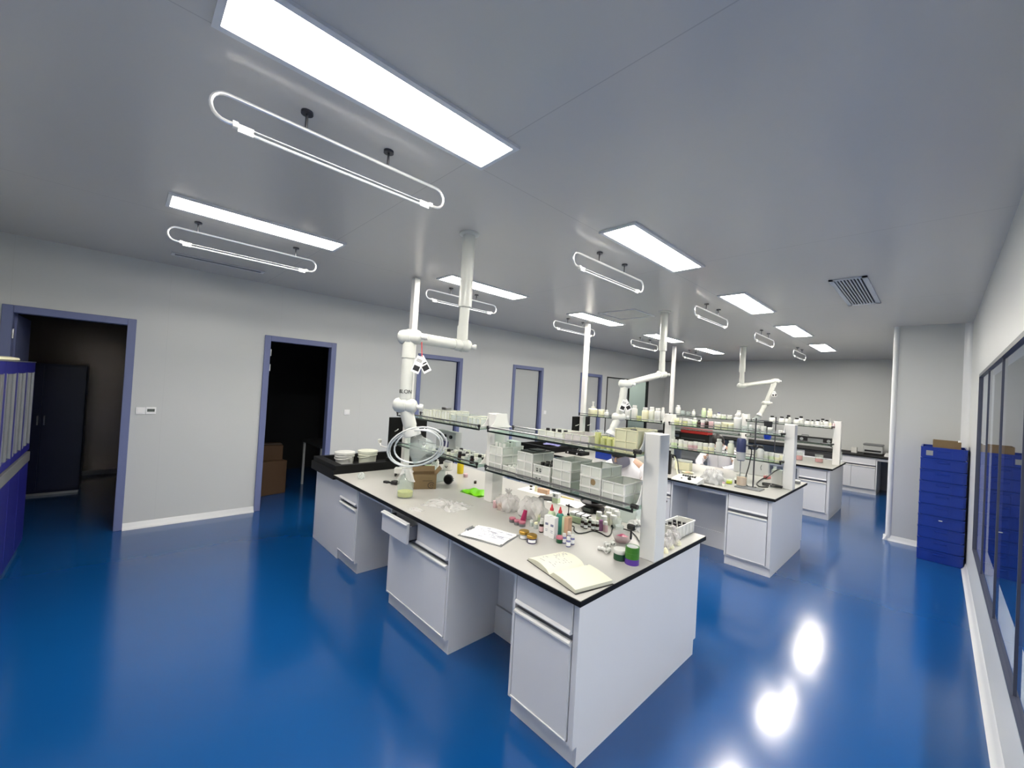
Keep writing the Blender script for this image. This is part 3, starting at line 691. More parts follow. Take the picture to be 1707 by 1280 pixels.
# ------------------------------------------------ nearest bench: right half of the front side
def on(u, v): return None
container('jar', (4.331, 2.204, 0.833), 0.032, 0.05, 'round clear jar with dull gold lid beside the clipboard', body='clearp', cap='gold', lab=('paper', 0.15, 0.5))
container('jar', (4.411, 2.193, 0.833), 0.032, 0.05, 'navy jar with gold lid and white label, in front of the other gold lidded jar', body='navyjar', cap='gold', lab=('paper', 0.15, 0.5))
for i, (u, v, s) in enumerate([(854, 869, 'left'), (862, 873, 'middle'), (870, 876, 'right')]):
    pass
container('jar', (4.054, 2.365, 0.833), 0.023, 0.033, 'squat dusty pink jar, left one of three in a row by the plastic bags', body='grey', cap='pink', group='pink jars')
container('jar', (4.112, 2.358, 0.833), 0.023, 0.033, 'squat dusty pink jar, middle one of three in a row by the plastic bags', body='grey', cap='pink', group='pink jars')
container('jar', (4.159, 2.36, 0.833), 0.023, 0.033, 'squat dusty pink jar, right one of three in a row by the plastic bags', body='grey', cap='pink', group='pink jars')
container('jar', (4.516, 2.344, 0.833), 0.023, 0.04, 'pink lidded jar with dark green body standing beside the violet vials', body='darkgreen', cap='pink')
container('vial', (4.197, 2.417, 0.833), 0.014, 0.045, 'small clear vial with white cap, left of the cluster behind the red vial', body='vialglass', cap='white', group='clear cream vials')
container('vial', (4.249, 2.406, 0.833), 0.015, 0.045, 'small clear vial with cream cap, front of the cluster behind the red vial', body='vialglass', cap='cream', group='clear cream vials')
container('vial', (4.221, 2.499, 0.833), 0.014, 0.05, 'small clear vial with white cap standing directly behind the red vial', body='vialglass', cap='white', group='clear cream vials')
container('jar', (4.139, 2.543, 0.833), 0.02, 0.05, 'olive jar with rounded cream lid at the edge of the plastic bag', body='palegreen', cap='cream')
container('vial', (4.32, 2.384, 0.833), 0.0155, 0.085, 'dark red vial with pink label and white cap left of the white cartons', body='amber', cap='white', lab=('palepink', 0.1, 0.5))
def carton(u0, v, w, d, h, rz, label, m='paper', face=None, name='carton'):
    t = thing(name, label, 'box', (u0[0], u0[1], HB), rz)
    b2 = obj('box_body', MB().box(-w / 2, -d / 2, 0, w / 2, d / 2, h, 0.001), M[m], t)
    return t, b2
t, b = carton((4.385, 2.378, 0.833), 0, 0.042, 0.042, 0.135, 0.15, 'tall slim white carton with faint grey print, left of the pair')
obj('print', MB().box(-0.011, -0.0216, 0.075, 0.012, -0.021, 0.09).box(-0.009, -0.0216, 0.045, 0.009, -0.021, 0.048).box(-0.008, -0.0216, 0.035, 0.008, -0.021, 0.038), M['greyink'], b)
t, b = carton((4.435, 2.374, 0.833), 0, 0.042, 0.042, 0.135, 0.1, 'tall slim white carton with faint grey print, right of the pair')
obj('print', MB().box(-0.011, -0.0216, 0.075, 0.012, -0.021, 0.09).box(-0.009, -0.0216, 0.045, 0.009, -0.021, 0.048).box(-0.008, -0.0216, 0.035, 0.008, -0.021, 0.038), M['greyink'], b)
t, b = carton((4.465, 2.476, 0.833), 0, 0.05, 0.045, 0.128, 0.05, 'peach and pale green carton right of the teal bottle', 'peach')
obj('green_band', MB().box(-0.0255, -0.023, 0.002, -0.008, 0.022, 0.1285), M['palegreen'], b)
def nozzle_bottle(p, r, h, bodym, capm, label):
    t = thing('nozzle_bottle', label, 'bottle', p)
    obj('body', MB().lathe([(0, 0), (r * 0.93, 0), (r, 0.006), (r, h * 0.66), (r * 0.75, h * 0.74), (r * 0.4, h * 0.78), (0, h * 0.78)], 18), M[bodym], t, True)
    obj('nozzle_cap', MB().lathe([(0, h * 0.77), (r * 0.5, h * 0.77), (r * 0.5, h * 0.84), (r * 0.3, h * 0.88), (r * 0.2, h * 0.96), (r * 0.12, h), (0, h)], 14), M[capm], t, True)
nozzle_bottle((4.342, 2.458, 0.833), 0.027, 0.185, 'palegreen', 'red', 'pale green bottle with red nozzle cap behind the white cartons')
nozzle_bottle((4.414, 2.461, 0.833), 0.027, 0.185, 'teal', 'red', 'teal bottle with red nozzle cap between the white and peach cartons')
container('pump', (4.417, 2.548, 0.833), 0.022, 0.19, 'dark bottle with black pump behind the peach carton', body='darkgreen', cap='blackplastic', rz=2.2)
for u, v, l in ((941, 904, 'left'), (948, 910, 'front'), (954, 905, 'right')): pass
container('vial', (4.539, 2.359, 0.833), 0.0145, 0.062, 'lavender vial with white cap and label, left one of the trio near the notebook', body='lavender', cap='white', lab=('paper', 0.12, 0.5), group='lavender vials')
container('vial', (4.593, 2.334, 0.833), 0.0145, 0.062, 'lavender vial with white cap and label, front one of the trio near the notebook', body='lavender', cap='white', lab=('paper', 0.12, 0.5), group='lavender vials')
container('vial', (4.583, 2.388, 0.833), 0.0145, 0.062, 'lavender vial with white cap and label, right one of the trio near the notebook', body='lavender', cap='white', lab=('paper', 0.12, 0.5), group='lavender vials')
container('vial', (4.544, 2.402, 0.833), 0.0145, 0.066, 'lavender vial with white cap hidden behind the trio near the notebook', body='lavender', cap='white')
# clipboard with papers
t = thing('clipboard', 'clipboard with white scribbled sheets lying at the front edge of the nearest bench', 'clipboard', (4.169, 2.044, 0.833), 0.32)
obj('board', MB().box(-0.165, -0.12, 0.0, 0.16, 0.12, 0.004, 0.001), M['grey'], t)
def sheet(mb, w, h, z, a, wav): 
    c, s = math.cos(a), math.sin(a)
    def f(u, v):
        x = (u - 0.5) * w; y = (v - 0.5) * h
        return (x * c - y * s, x * s + y * c, z + wav * (0.5 + 0.5 * math.sin(u * 7 + v * 5)) * (0.3 + v))
    return mb.grid(f, 10, 8)
for k in range(3):
    o = obj('paper_sheet', sheet(MB(), 0.30, 0.215, 0.0055 + 0.002 * k, (-0.05, 0.06, 0.0)[k], 0.004), M['paper'], t, True)
b = MB()
rg = random.Random(3)
for k in range(44):
    x = rg.uniform(-0.11, 0.11); y = rg.uniform(-0.08, 0.08)
    b.box(x, y, 0.0148, x + rg.uniform(0.01, 0.05), y + 0.0035, 0.0152)
obj('handwriting', b, M['greyink'], o)
cl = obj('clip', MB().box(-0.162, -0.045, 0.004, -0.135, 0.045, 0.016, 0.002).cyl((-0.155, -0.04, 0.018), (-0.155, 0.04, 0.018), 0.006, 10), M['steel'], t, True)
# open notebook
t = thing('notebook', 'thick open notebook with cream pages near the right end of the nearest bench', 'notebook', (4.819, 2.049, 0.833), -0.22)
t.scale = (1.22, 1.2, 1.0)
b = MB()
b.box(-0.175, -0.105, 0, 0.175, 0.105, 0.003, 0.001)
obj('cover', b, M['blackplastic'], t)
def pages(side):
    def f(u, v):
        x = u * 0.168 * side
        z = (0.026 if side > 0 else 0.012) * min(1.0, 6 * u + 0.15) * (1 - 0.35 * u * (1 if side > 0 else 0.2)) + (0.018 * math.sin(PI * u) if side < 0 else 0.006 * math.sin(PI * u))
        return (x, (v - 0.5) * 0.204, 0.003 + z)
    mb = MB(); mb.grid(f, 14, 6)
    bot = bmesh.ops.extrude_face_region(mb.bm, geom=list(mb.bm.faces))
    for v in [g for g in bot['geom'] if isinstance(g, bmesh.types.BMVert)]: v.co.z = 0.003
    return mb
rp = obj('page_block', pages(1), M['papercream'], t, True)
lp = obj('page_block', pages(-1), M['papercream'], t, True)
b = MB()
rg = random.Random(5)
for r0 in range(11):
    y = 0.075 - r0 * 0.0145
    for k in range(rg.randint(2, 5)):
        u = rg.uniform(0.15, 0.8); x = -u * 0.168; z = 0.003 + 0.012 * (1 - 0.07 * u) + 0.018 * math.sin(PI * u) + 0.0006
        b.box(x - 0.006, y, z - 0.0003, x + 0.006, y + 0.0018, z + 0.0003)
obj('handwriting', b, M['greyink'], lp)
obj('elastic_band', MB().tube([(0.14, 0.106, 0.012), (0.10, 0.112, 0.016), (0.05, 0.108, 0.022), (0.005, 0.106, 0.018)], 0.002, 6), M['blackplastic'], t, True)
# jars and tape rolls near the post
container('jar', (4.897, 2.435, 0.833), 0.037, 0.062, 'wide jar with white lid and dark green body beside the tape rolls', body='darkgreen', cap='white', name='cosmetic_jar')
def tape(z, m, label, loc):
    t = thing('tape_roll', label, 'tape', (loc[0], loc[1], HB + z), 0, 'stacked tape rolls')
    obj('tape', cached('tape', lambda: MB().lathe([(0.032, 0), (0.040, 0), (0.040, 0.032), (0.032, 0.032), (0.032, 0)], 28), M[m]), M[m], t, True)
    obj('core', cached('tapecore', lambda: MB().lathe([(0.0305, 0.0005), (0.032, 0.0005), (0.032, 0.0315), (0.0305, 0.0315), (0.0305, 0.0005)], 28), M['paper']), M['paper'], t, True)
TP = (4.972, 2.441, 0.833)
tape(0.0, 'purple', 'purple tape roll at the bottom of the stack beside the rack post', TP)
tape(0.033, 'green', 'green tape roll in the middle of the stack beside the rack post', TP)
tape(0.066, 'green', 'green tape roll on top of the stack beside the rack post', TP)
# pink bowl with gel
t = thing('plastic_bowl', 'clear pinkish bowl with raspberry coloured gel left of the rack post', 'bowl', (4.752, 2.702, 0.833))
obj('bowl', MB().lathe([(0, 0), (0.04, 0), (0.055, 0.03), (0.064, 0.055), (0.066, 0.055), (0.06, 0.03), (0.045, 0.004), (0, 0.004)], 24), M['clearp'], t, True)
obj('contents', MB().lathe([(0, 0.006), (0.045, 0.006), (0.053, 0.028), (0.03, 0.04), (0.012, 0.05), (0, 0.052)], 20), M['magenta'], t, True)
container('cup', (4.644, 2.841, 0.833), 0.03, 0.05, 'small clear pinkish cup behind the raspberry gel bowl', body='clearp')
# white connectors
for i, (u, v, a) in enumerate([(1002, 917, 0.3), (1010, 921, 1.4), (1013, 913, -0.6), (1020, 915, 2.2)]):
    pass
def connector(p, rz, label):
    t = thing('pipe_fitting', label, 'fitting', p, rz, 'white pipe fittings')
    def f():
        b = MB(); m = Matrix.Translation((0, 0, 0.0125)) @ Matrix.Rotation(PI / 2, 4, 'Y')
        return b.lathe([(0.006, -0.024), (0.012, -0.024), (0.0125, -0.01), (0.0085, -0.008), (0.0085, 0.008), (0.0125, 0.01), (0.012, 0.026), (0.006, 0.026), (0.006, -0.024)], 14, mtx=m).cyl((0, 0, 0.0125), (0, 0.022, 0.0125), 0.0085, 12)
    obj('fitting', cached('fit', f, M['white']), M['white'], t, True)
connector((4.759, 2.455, 0.833), 0.3, 'short white pipe fitting, leftmost of the heap left of the white lidded jar')
connector((4.798, 2.462, 0.833), 1.7, 'short white pipe fitting, front right of the heap left of the white lidded jar')
connector((4.738, 2.54, 0.833), -0.7, 'short white pipe fitting, middle of the heap left of the white lidded jar')
connector((4.746, 2.604, 0.833), 2.4, 'short white pipe fitting, rearmost of the heap left of the white lidded jar')
# brown vials, violet vials
BV = [(4.416, 2.722, 0.833), (4.452, 2.709, 0.833), (4.447, 2.768, 0.833), (4.498, 2.732, 0.833), (4.523, 2.747, 0.833)]
for i, p in enumerate(BV):
    container('vial', p, 0.0145, 0.068, 'dark amber vial with white cap, %s from the left of its row of five' % ORD[i], body='amber', cap='white', lab=('paper', 0.12, 0.42), group='dark amber vials')
container('vial', (4.538, 2.769, 0.833), 0.017, 0.075, 'violet glass vial with clear top right of the dark amber vials', body='violet', cap='violet')
container('vial', (4.572, 2.777, 0.833), 0.0165, 0.07, 'pale pink vial with white cap right of the violet vial', body='palepink', cap='white')
WB = [(4.437, 2.895, 0.833), (4.498, 2.867, 0.833), (4.495, 2.934, 0.833), (4.547, 2.917, 0.833), (4.516, 3.015, 0.833), (4.424, 3.027, 0.833), (4.454, 3.047, 0.833)]
for i, p in enumerate(WB):
    container('jar', p, 0.0215, (0.085, 0.075, 0.09, 0.085, 0.09, 0.095, 0.09)[i], 'milky bottle with white lid right of the scale, %s from front left' % ORD[i], body='offwhite', cap='white', group='milky sample bottles')
# tray of white cartons and pale green tray
t = thing('sample_tray', 'pale green translucent tray under the three small white cartons', 'tray', (4.345, 2.781, 0.833), 0.1)
obj('tray', MB().box(-0.085, -0.035, 0, 0.085, 0.035, 0.045, 0.004), M['palegreen'], t)
for i in range(3):
    q = (4.345, 2.781, 0.833)
    t = thing('small_carton', 'small white carton on the pale green tray, %s from the left' % ORD[i], 'box', (q[0] - 0.052 + 0.052 * i, q[1] + 0.006, HB + 0.046), 0.1, 'small white cartons')
    obj('carton', cached('scart', lambda: MB().box(-0.022, -0.033, 0, 0.022, 0.033, 0.022, 0.002), M['paper'], False), M['paper'], t)
    obj('edge_line', cached('scartl', lambda: MB().box(0.0225, -0.033, 0.002, 0.0245, 0.033, 0.0225), M['ink'], False), M['ink'], t)
# black scale with round pan and brown jar
t = thing('bench_scale', 'black scale with a wide round pan standing under the glass shelf', 'scale', (4.223, 3.14, 0.833), 0.1)
obj('base', MB().box(-0.075, -0.09, 0.0, 0.075, 0.06, 0.035, 0.012).box(-0.05, -0.11, 0.0, 0.05, -0.06, 0.05, 0.01), M['blackplastic'], t)
obj('pan', MB().lathe([(0, 0.04), (0.03, 0.04), (0.03, 0.055), (0.105, 0.062), (0.118, 0.078), (0.112, 0.08), (0.1, 0.068), (0, 0.064)], 28), M['blackplastic'], t, True)
obj('display', MB().box(-0.03, -0.113, 0.015, 0.03, -0.11, 0.04), M['lcd'], t)
pp = (4.223, 3.14, 0.833)
container('jar', (pp[0], pp[1] + 0.01, HB + 0.065), 0.032, 0.055, 'brown jar sitting on the black scale pan', body='amber', cap='amber')
# papers, pencil, marker behind
for i, (p, a, l) in enumerate((((3.948, 3.129, 0.833), 0.25, 'white sheet of paper lying under the glass shelf beside the black scale'), ((3.51, 3.199, 0.833), 0.1, 'white sheet of paper on the far side of the nearest bench behind the bags'))):
    t = thing('paper_sheet', l, 'paper', p, a)
    obj('sheet', sheet(MB(), 0.30, 0.21, 0.001, 0, 0.002), M['paper'], t, True)
t = thing('pencil', 'yellow pencil lying on the paper behind the teal bottle', 'pencil', (3.877, 3.235, 0.833), 0.12)
p_ = MB().cyl((-0.07, 0, 0.009), (0.06, 0, 0.009), 0.004, 6)
obj('shaft', p_, M['yellow'], t); obj('tip', MB().tube([(-0.07, 0, 0.009), (-0.09, 0, 0.009)], [0.004, 0.0006], 6), M['ink'], t)
t = thing('marker_pen', 'black marker pen lying on the paper left of the scale', 'pen', (4.039, 3.039, 0.833), -0.05)
obj('barrel', MB().cyl((-0.03, 0, 0.009), (0.035, 0, 0.009), 0.006, 10), M['blackplastic'], t, True)
obj('tip', MB().tube([(0.035, 0, 0.009), (0.06, 0, 0.009)], [0.005, 0.001], 8), M['grey'], t, True)
t = thing('tablet', 'black tablet lying askew behind the plastic bags', 'tablet', (3.78, 3.075, 0.833), 0.5)
obj('body', MB().box(-0.09, -0.06, 0.003, 0.09, 0.06, 0.011, 0.002), M['blackplastic'], t)
t, b = carton((3.896, 3.045, 0.833), 0, 0.055, 0.05, 0.085, 0.2, 'white and pale green carton with a grey round mark behind the nozzle bottles')
obj('green_band', MB().box(-0.0278, -0.0253, 0.0, 0.0278, 0.0253, 0.045), M['palegreen'], b)
obj('round_mark', MB().cyl((-0.008, -0.0252, 0.066), (-0.008, -0.0256, 0.066), 0.012, 16), M['grey'], b)
container('vial', (3.452, 3.192, 0.833), 0.014, 0.062, 'dark vial with white cap standing on the paper behind the plastic bags', body='amber', cap='white', lab=('paper', 0.2, 0.45))
container('vial', (3.526, 3.182, 0.833), 0.015, 0.055, 'cream vial right of the dark vial behind the plastic bags', body='cream', cap='cream')
t = thing('carton', 'small brown cardboard carton behind the bags at the far side', 'box', (3.612, 3.197, 0.833), 0.15)
obj('box_body', MB().box(-0.055, -0.025, 0, 0.055, 0.025, 0.042, 0.002), M['peach'], t)
# ---- plastic bags
def blob_bag(p, sx, sy, sz, seed, m, label, neck=True, name='plastic_bag'):
    t = thing(name, label, 'plastic bag', p)
    rg = random.Random(seed); ph = [rg.uniform(0, 6.28) for _ in range(12)]
    mb = MB(); r = bmesh.ops.create_icosphere(mb.bm, subdivisions=4, radius=1.0)
    for v in r['verts']:
        x, y, z = v.co
        a = math.atan2(y, x)
        k = 1 + 0.10 * math.sin(5 * a + ph[0] + 3 * z) + 0.08 * math.sin(9 * a + ph[1] - 5 * z) + 0.06 * math.sin(7 * z + ph[2] + 2 * a) + 0.05 * math.sin(15 * a + 11 * z + ph[3])
        if neck and z > 0.55: k *= 1 - (z - 0.55) * 0.9
        zz = max(-0.55, z * k)
        v.co = Vector((x * k * sx, y * k * sy, (zz + 0.55) / 1.55 * sz))
    if neck:
        for j in range(9):
            a = j * 0.7; 
            mb.tube([(0.02 * sx * math.cos(a), 0.02 * sy * math.sin(a), sz * 0.9), (0.32 * sx * math.cos(a), 0.32 * sy * math.sin(a), sz * (1.08 + 0.06 * math.sin(3 * j)))], [0.010, 0.004], 5)
    obj('film', mb, M[m], t, True)
    return t
blob_bag((3.819, 2.537, 0.833), 0.085, 0.085, 0.15, 1, 'bagpink', 'crumpled clear plastic bag with greenish contents, left of the two by the middle post')
blob_bag((4.057, 2.571, 0.833), 0.115, 0.09, 0.15, 2, 'bagpink', 'larger crumpled plastic bag with raspberry tube inside, right of the two', False)
q = (4.104, 2.49, 0.833)
t = thing('gel_tube', 'raspberry coloured tube showing through the larger plastic bag', 'tube', (q[0] - 0.01, q[1] - 0.055, HB), 0.4)
obj('tube', MB().tube([(0, 0, 0.012), (0.005, 0, 0.03), (0.012, 0.01, 0.085)], [0.022, 0.020, 0.014], 12), M['magenta'], t, True)
container('jar', (3.774, 2.494, 0.833), 0.018, 0.045, 'small amber jar at the foot of the middle rack post', body='orange', cap='orange')
container('jar', (3.716, 2.494, 0.833), 0.018, 0.055, 'small dull pink jar beside the amber jar at the middle post', body='palepink', cap='palepink')
# crumpled film on the bench
def film(p, w, d, hgt, seed, label, m='film', rz=0):
    t = thing('plastic_film', label, 'plastic film', p, rz)
    rg = random.Random(seed); ph = [rg.uniform(0, 6.28) for _ in range(8)]
    def f(u, v):
        x = (u - 0.5); y = (v - 0.5)
        rr = 1 + 0.12 * math.sin(6 * math.atan2(y, x) + ph[0]) + 0.07 * math.sin(11 * math.atan2(y, x) + ph[1])
        e = max(0, 1 - (abs(x) * 2) ** 4) * max(0, 1 - (abs(y) * 2) ** 4)
        z = 0.002 + hgt * e * abs(0.5 * math.sin(17 * u + ph[2] + 5 * math.sin(5 * v)) + 0.5 * math.sin(13 * v + 4 * math.sin(9 * u + ph[3])))
        return (x * w * rr, y * d * rr, z)
    obj('film', MB().grid(f, 44, 36), M[m], t, True)
film((3.457, 2.206, 0.833), 0.36, 0.24, 0.03, 4, 'crumpled sheet of clear plastic film lying on the middle of the nearest bench', rz=0.3)
film((3.439, 1.938, 0.833), 0.12, 0.06, 0.012, 9, 'small scrap of clear film near the front edge, left of the larger film', rz=0.2)
# green pouch
t = thing('green_pouch', 'bright green plastic pouch lying in front of the middle rack post', 'pouch', (3.285, 2.646, 0.833), 0.1)
def f(u, v):
    x = (u - 0.5) * 0.25; y = (v - 0.5) * 0.17; return (x, y, 0.010 + 0.028 * math.sin(PI * u) ** 0.7 * math.sin(PI * v) ** 0.7 + 0.006 * math.sin(14 * u + 6 * v))
mb = MB(); mb.grid(f, 18, 14); mb.box(-0.125, -0.085, 0, 0.125, 0.085, 0.004)
obj('pouch', mb, M['limegreen'], t, True)
# round black timer
t = thing('kitchen_timer', 'round black tabletop timer standing on the left half of the nearest bench', 'timer', (2.876, 2.621, 0.833), 0.75)
m = Matrix.Translation((0, 0, 0.048)) @ Matrix.Rotation(PI / 2, 4, 'X')
obj('case', MB().lathe([(0, -0.022), (0.04, -0.022), (0.047, -0.012), (0.047, 0.012), (0.04, 0.022), (0, 0.022)], 28, mtx=m), M['blackplastic'], t, True)
obj('dial', MB().lathe([(0, 0.0225), (0.034, 0.0225), (0.034, 0.0235), (0, 0.0235)], 28, mtx=m), M['black'], t, True)
obj('antenna', MB().cyl((-0.01, 0, 0.09), (-0.013, 0, 0.118), 0.002, 6), M['steel'], t)
obj('button', MB().box(0.044, -0.008, 0.055, 0.056, 0.008, 0.065).box(0.044, -0.008, 0.035, 0.056, 0.008, 0.045), M['white'], t)
# cardboard carton with black print
t = thing('cardboard_box', 'open brown cardboard box with black round print on the left half of the nearest bench', 'box', (2.861, 2.354, 0.833), 1.12)
hw, hd, hh = 0.105, 0.075, 0.135
b = MB().box(-hw, -hd, 0, hw, -hd + 0.003, hh).box(-hw, hd - 0.003, 0, hw, hd, hh).box(-hw, -hd, 0, -hw + 0.003, hd, hh).box(hw - 0.003, -hd, 0, hw, hd, hh).box(-hw, -hd, 0, hw, hd, 0.003)
body = obj('box_body', b, M['card'], t)
obj('flap', MB().box(0, -hd, -0.0015, 0.07, hd, 0.0015, mtx=Matrix.Translation((hw, 0, hh)) @ Matrix.Rotation(-0.9, 4, 'Y')), M['card'], t)
obj('flap', MB().box(-hw, 0, -0.0015, hw, 0.05, 0.0015, mtx=Matrix.Translation((0, hd, hh)) @ Matrix.Rotation(1.2, 4, 'X')), M['card'], t)
obj('round_logo', MB().tube([(0.06 + 0.03 * math.cos(a), -hd - 0.0012, 0.035 + 0.026 * math.sin(a)) for a in [0.6 + k * 0.28 for k in range(18)]], 0.0022, 6), M['ink'], body)
for fr, (dx) in (('C', 0),):
    text_mesh('CS', 0.028, 'print', M['ink'], Matrix.Translation((0.065, -hd - 0.0008, 0.034)) @ Matrix.Rotation(PI / 2, 4, 'X'), body)
obj('tape_strip', MB().box(-0.02, -hd - 0.0008, 0.075, 0.07, -hd, 0.078), M['ink'], body)
# wide mouth bottle with yellow liquid wrapped in film
p = (3.067, 2.047, 0.833)
t = thing('reagent_bottle', 'clear glass bottle with a little yellow liquid and plastic wrap over its neck', 'bottle', p)
t.scale = (1.22, 1.22, 1.1)
obj('body', MB().lathe([(0, 0), (0.052, 0), (0.056, 0.006), (0.056, 0.125), (0.05, 0.145), (0.028, 0.17), (0.026, 0.2), (0.03, 0.205), (0.024, 0.205), (0.023, 0.17), (0.046, 0.142), (0.052, 0.12), (0.052, 0.008), (0, 0.006)], 28), M['glassware'], t, True)
obj('contents', MB().lathe([(0, 0.008), (0.0505, 0.008), (0.051, 0.045), (0, 0.045)], 28), M['yellowliq'], t, True)
def f(u, v):
    a = u * 2 * PI; z = 0.222 - v * (0.075 + 0.03 * math.sin(2 * a + 0.5)); r = 0.03 + 0.022 * v + 0.012 * v * math.sin(7 * a) + 0.016 * v * v * math.sin(3 * a + 1)
    return (r * math.cos(a) + 0.012 * v, r * math.sin(a), z + 0.012 * math.sin(4 * a) * v)
obj('plastic_wrap', MB().grid(f, 40, 8), M['film'], t, True)
# white tilted device with clamp
t = thing('small_balance', 'small white device on black feet beside the black drying rack', 'device', (2.331, 2.399, 0.833), 0.9)
obj('case', MB().box(-0.06, -0.04, 0.028, 0.06, 0.04, 0.085, 0.006), M['white'], t)
for sx in (-1, 1):
    for sy in (-1, 1): obj('foot', MB().cyl((sx * 0.045, sy * 0.028, 0), (sx * 0.045, sy * 0.028, 0.03), 0.009, 10), M['blackplastic'], t, True)
t = thing('lab_clamp', 'black clamp lying on the bench left of the yellow liquid bottle', 'clamp', (2.588, 2.16, 0.833), 0.45)
obj('jaw', MB().box(-0.075, -0.018, 0, -0.025, 0.018, 0.02, 0.004).box(-0.03, -0.008, 0.004, 0.03, 0.008, 0.018), M['blackplastic'], t)
obj('grip', MB().box(0.02, -0.028, 0, 0.085, 0.028, 0.035, 0.006), M['blackplastic'], t)
# crumpled foil ball
t = thing('foil_ball', 'crumpled clear foil ball near the corner of the raised sink edge', 'foil', (2.275, 2.009, 0.833))
mb = MB(); r = bmesh.ops.create_icosphere(mb.bm, subdivisions=3, radius=0.034)
rg = random.Random(11)
for v in r['verts']: v.co = v.co * (1 + rg.uniform(-0.2, 0.2)); v.co.z = max(v.co.z + 0.03, 0.0)
obj('ball', mb, M['clearp'], t)
# clear tubs, butterfly jar, yellow bottle behind the cardboard box
def tub(p, w, d, h, m, label, rz=0, name='plastic_tub', lidm=None, cat='tub', rim=True):
    t = thing(name, label, cat, p, rz)
    a, c = w / 2, d / 2
    b = MB()
    if h > 0.05: b.box(-a, -c, 0, a, -c + 0.002, h).box(-a, c - 0.002, 0, a, c, h).box(-a, -c, 0, -a + 0.002, c, h).box(a - 0.002, -c, 0, a, c, h).box(-a, -c, 0, a, c, 0.002)
    else: b.box(-a, -c, 0, a, c, h, 0.003)
    if rim: b.box(-a - 0.003, -c - 0.003, h - 0.006, a + 0.003, -c, h).box(-a - 0.003, c, h - 0.006, a + 0.003, c + 0.003, h).box(-a - 0.003, -c, h - 0.006, -a, c, h).box(a, -c, h - 0.006, a + 0.003, c, h)
    obj('tub', b, M[m], t)
    if lidm: obj('lid', MB().box(-a - 0.004, -c - 0.004, h + 0.0005, a + 0.004, c + 0.004, h + 0.012, 0.003), M[lidm], t)
    return t
tub((2.691, 2.603, 0.833), 0.13, 0.11, 0.1, 'clearp', 'clear plastic tub standing behind the open cardboard box', 0.15)
container('beaker', (2.336, 2.727, 0.833), 0.038, 0.10, 'clear beaker with pale green rim behind the cardboard box', body='glassware', lab=('palegreen', 0.82, 0.95))
container('beaker', (2.233, 2.878, 0.833), 0.036, 0.09, 'clear beaker at the back left behind the clear tub', body='glassware')
container('bottle', (2.041, 3.044, 0.833), 0.018, 0.075, 'small white bottle below the glass shelf left of the butterfly tub', body='white', cap='white')
p = (2.301, 3.011, 0.833)
t = thing('butterfly_tub', 'white round tub with black butterfly and dark lid below the glass shelf', 'tub', p)
b2 = obj('body', MB().lathe([(0, 0), (0.05, 0), (0.055, 0.005), (0.052, 0.085), (0.054, 0.09), (0, 0.09)], 24), M['white'], t, True)
obj('lid', MB().lathe([(0, 0.09), (0.05, 0.09), (0.045, 0.1), (0.02, 0.115), (0.0, 0.118)], 20), M['grey'], t, True)
m = Matrix.Translation((0.0318, -0.0435, 0.045)) @ Matrix.Rotation(0.63, 4, 'Z')
bf = MB()
for s in (-1, 1):
    bf.prism([(0, -0.004), (s * 0.014, 0.012), (s * 0.018, 0.002), (s * 0.008, -0.004), (s * 0.012, -0.014), (s * 0.003, -0.012)], -0.0012, 0.0, 'y')
for v in bf.bm.verts: v.co = m @ v.co
obj('butterfly_mark', bf, M['ink'], b2)
t = container('bottle', (2.527, 3.023, 0.833), 0.036, 0.17, 'yellow plastic bottle with lime cap standing below the glass shelf', body='yellow', cap='lime')
container('jar', (2.701, 2.966, 0.833), 0.024, 0.035, 'small pale pink jar beside the yellow bottle', body='palepink', cap='palepink')
container('vial', (2.988, 2.869, 0.833), 0.014, 0.04, 'small dark vial with white cap beside the green pouch', body='amber', cap='white')
# buckets in the sink
def bucket(p, r, h, m, label, rz, tape=False):
    t = thing('plastic_bucket', label, 'bucket', p, rz, 'sink buckets')
    obj('body', MB().lathe([(0, 0), (r * 0.86, 0), (r * 0.88, 0.004), (r * 0.97, h - 0.04), (r * 1.05, h - 0.04), (r * 1.05, h - 0.03), (r, h - 0.028), (r * 1.02, h), (r * 0.97, h), (r * 0.94, h - 0.03), (r * 0.84, 0.006), (0, 0.006)], 30), M[m], t, True)
    obj('lid', MB().lathe([(0, h + 0.001), (r * 0.9, h + 0.001), (r * 0.93, h + 0.006), (r * 1.06, h + 0.006), (r * 1.07, h - 0.014), (r * 1.09, h - 0.014), (r * 1.09, h + 0.008), (r * 0.95, h + 0.012), (0, h + 0.01)], 30), M[m], t, True)
    obj('handle', MB().tube([(r * 1.04 * math.cos(a), r * 1.04 * math.sin(a), h - 0.04 - 0.025 * math.sin((a - PI) * 1.0) ** 2 if False else h - 0.045 - 0.02 * math.sin(a + PI)) for a in [PI + k * PI / 12 for k in range(13)]], 0.004, 6), M[m], t, True)
bx = (1.62, 2.096, 0.988)
bucket((bx[0], bx[1], HB), 0.1, bx[2] - HB, 'white', 'white round lidded bucket in the black sink, left of the two', 0.4)
bx = (1.7, 2.294, 1.001)
bucket((bx[0], bx[1] + 0.03, HB), 0.1, bx[2] - HB, 'offwhite', 'cream round lidded bucket in the black sink, right of the two', -0.2)
t = thing('eyewash_nozzle', 'white eyewash spray nozzle on a thin arm left of the black drying rack', 'nozzle', (1.93, 2.47, HB + 0.2))
q = (1.68, 2.47, 1.092)
obj('arm', MB().tube([(0.016, 0.0, 0.02), (q[0] - 1.93 + 0.03, 0.0, q[2] - HB - 0.235), (q[0] - 1.93, 0, q[2] - HB - 0.2)], 0.008, 8), M['white'], t, True)
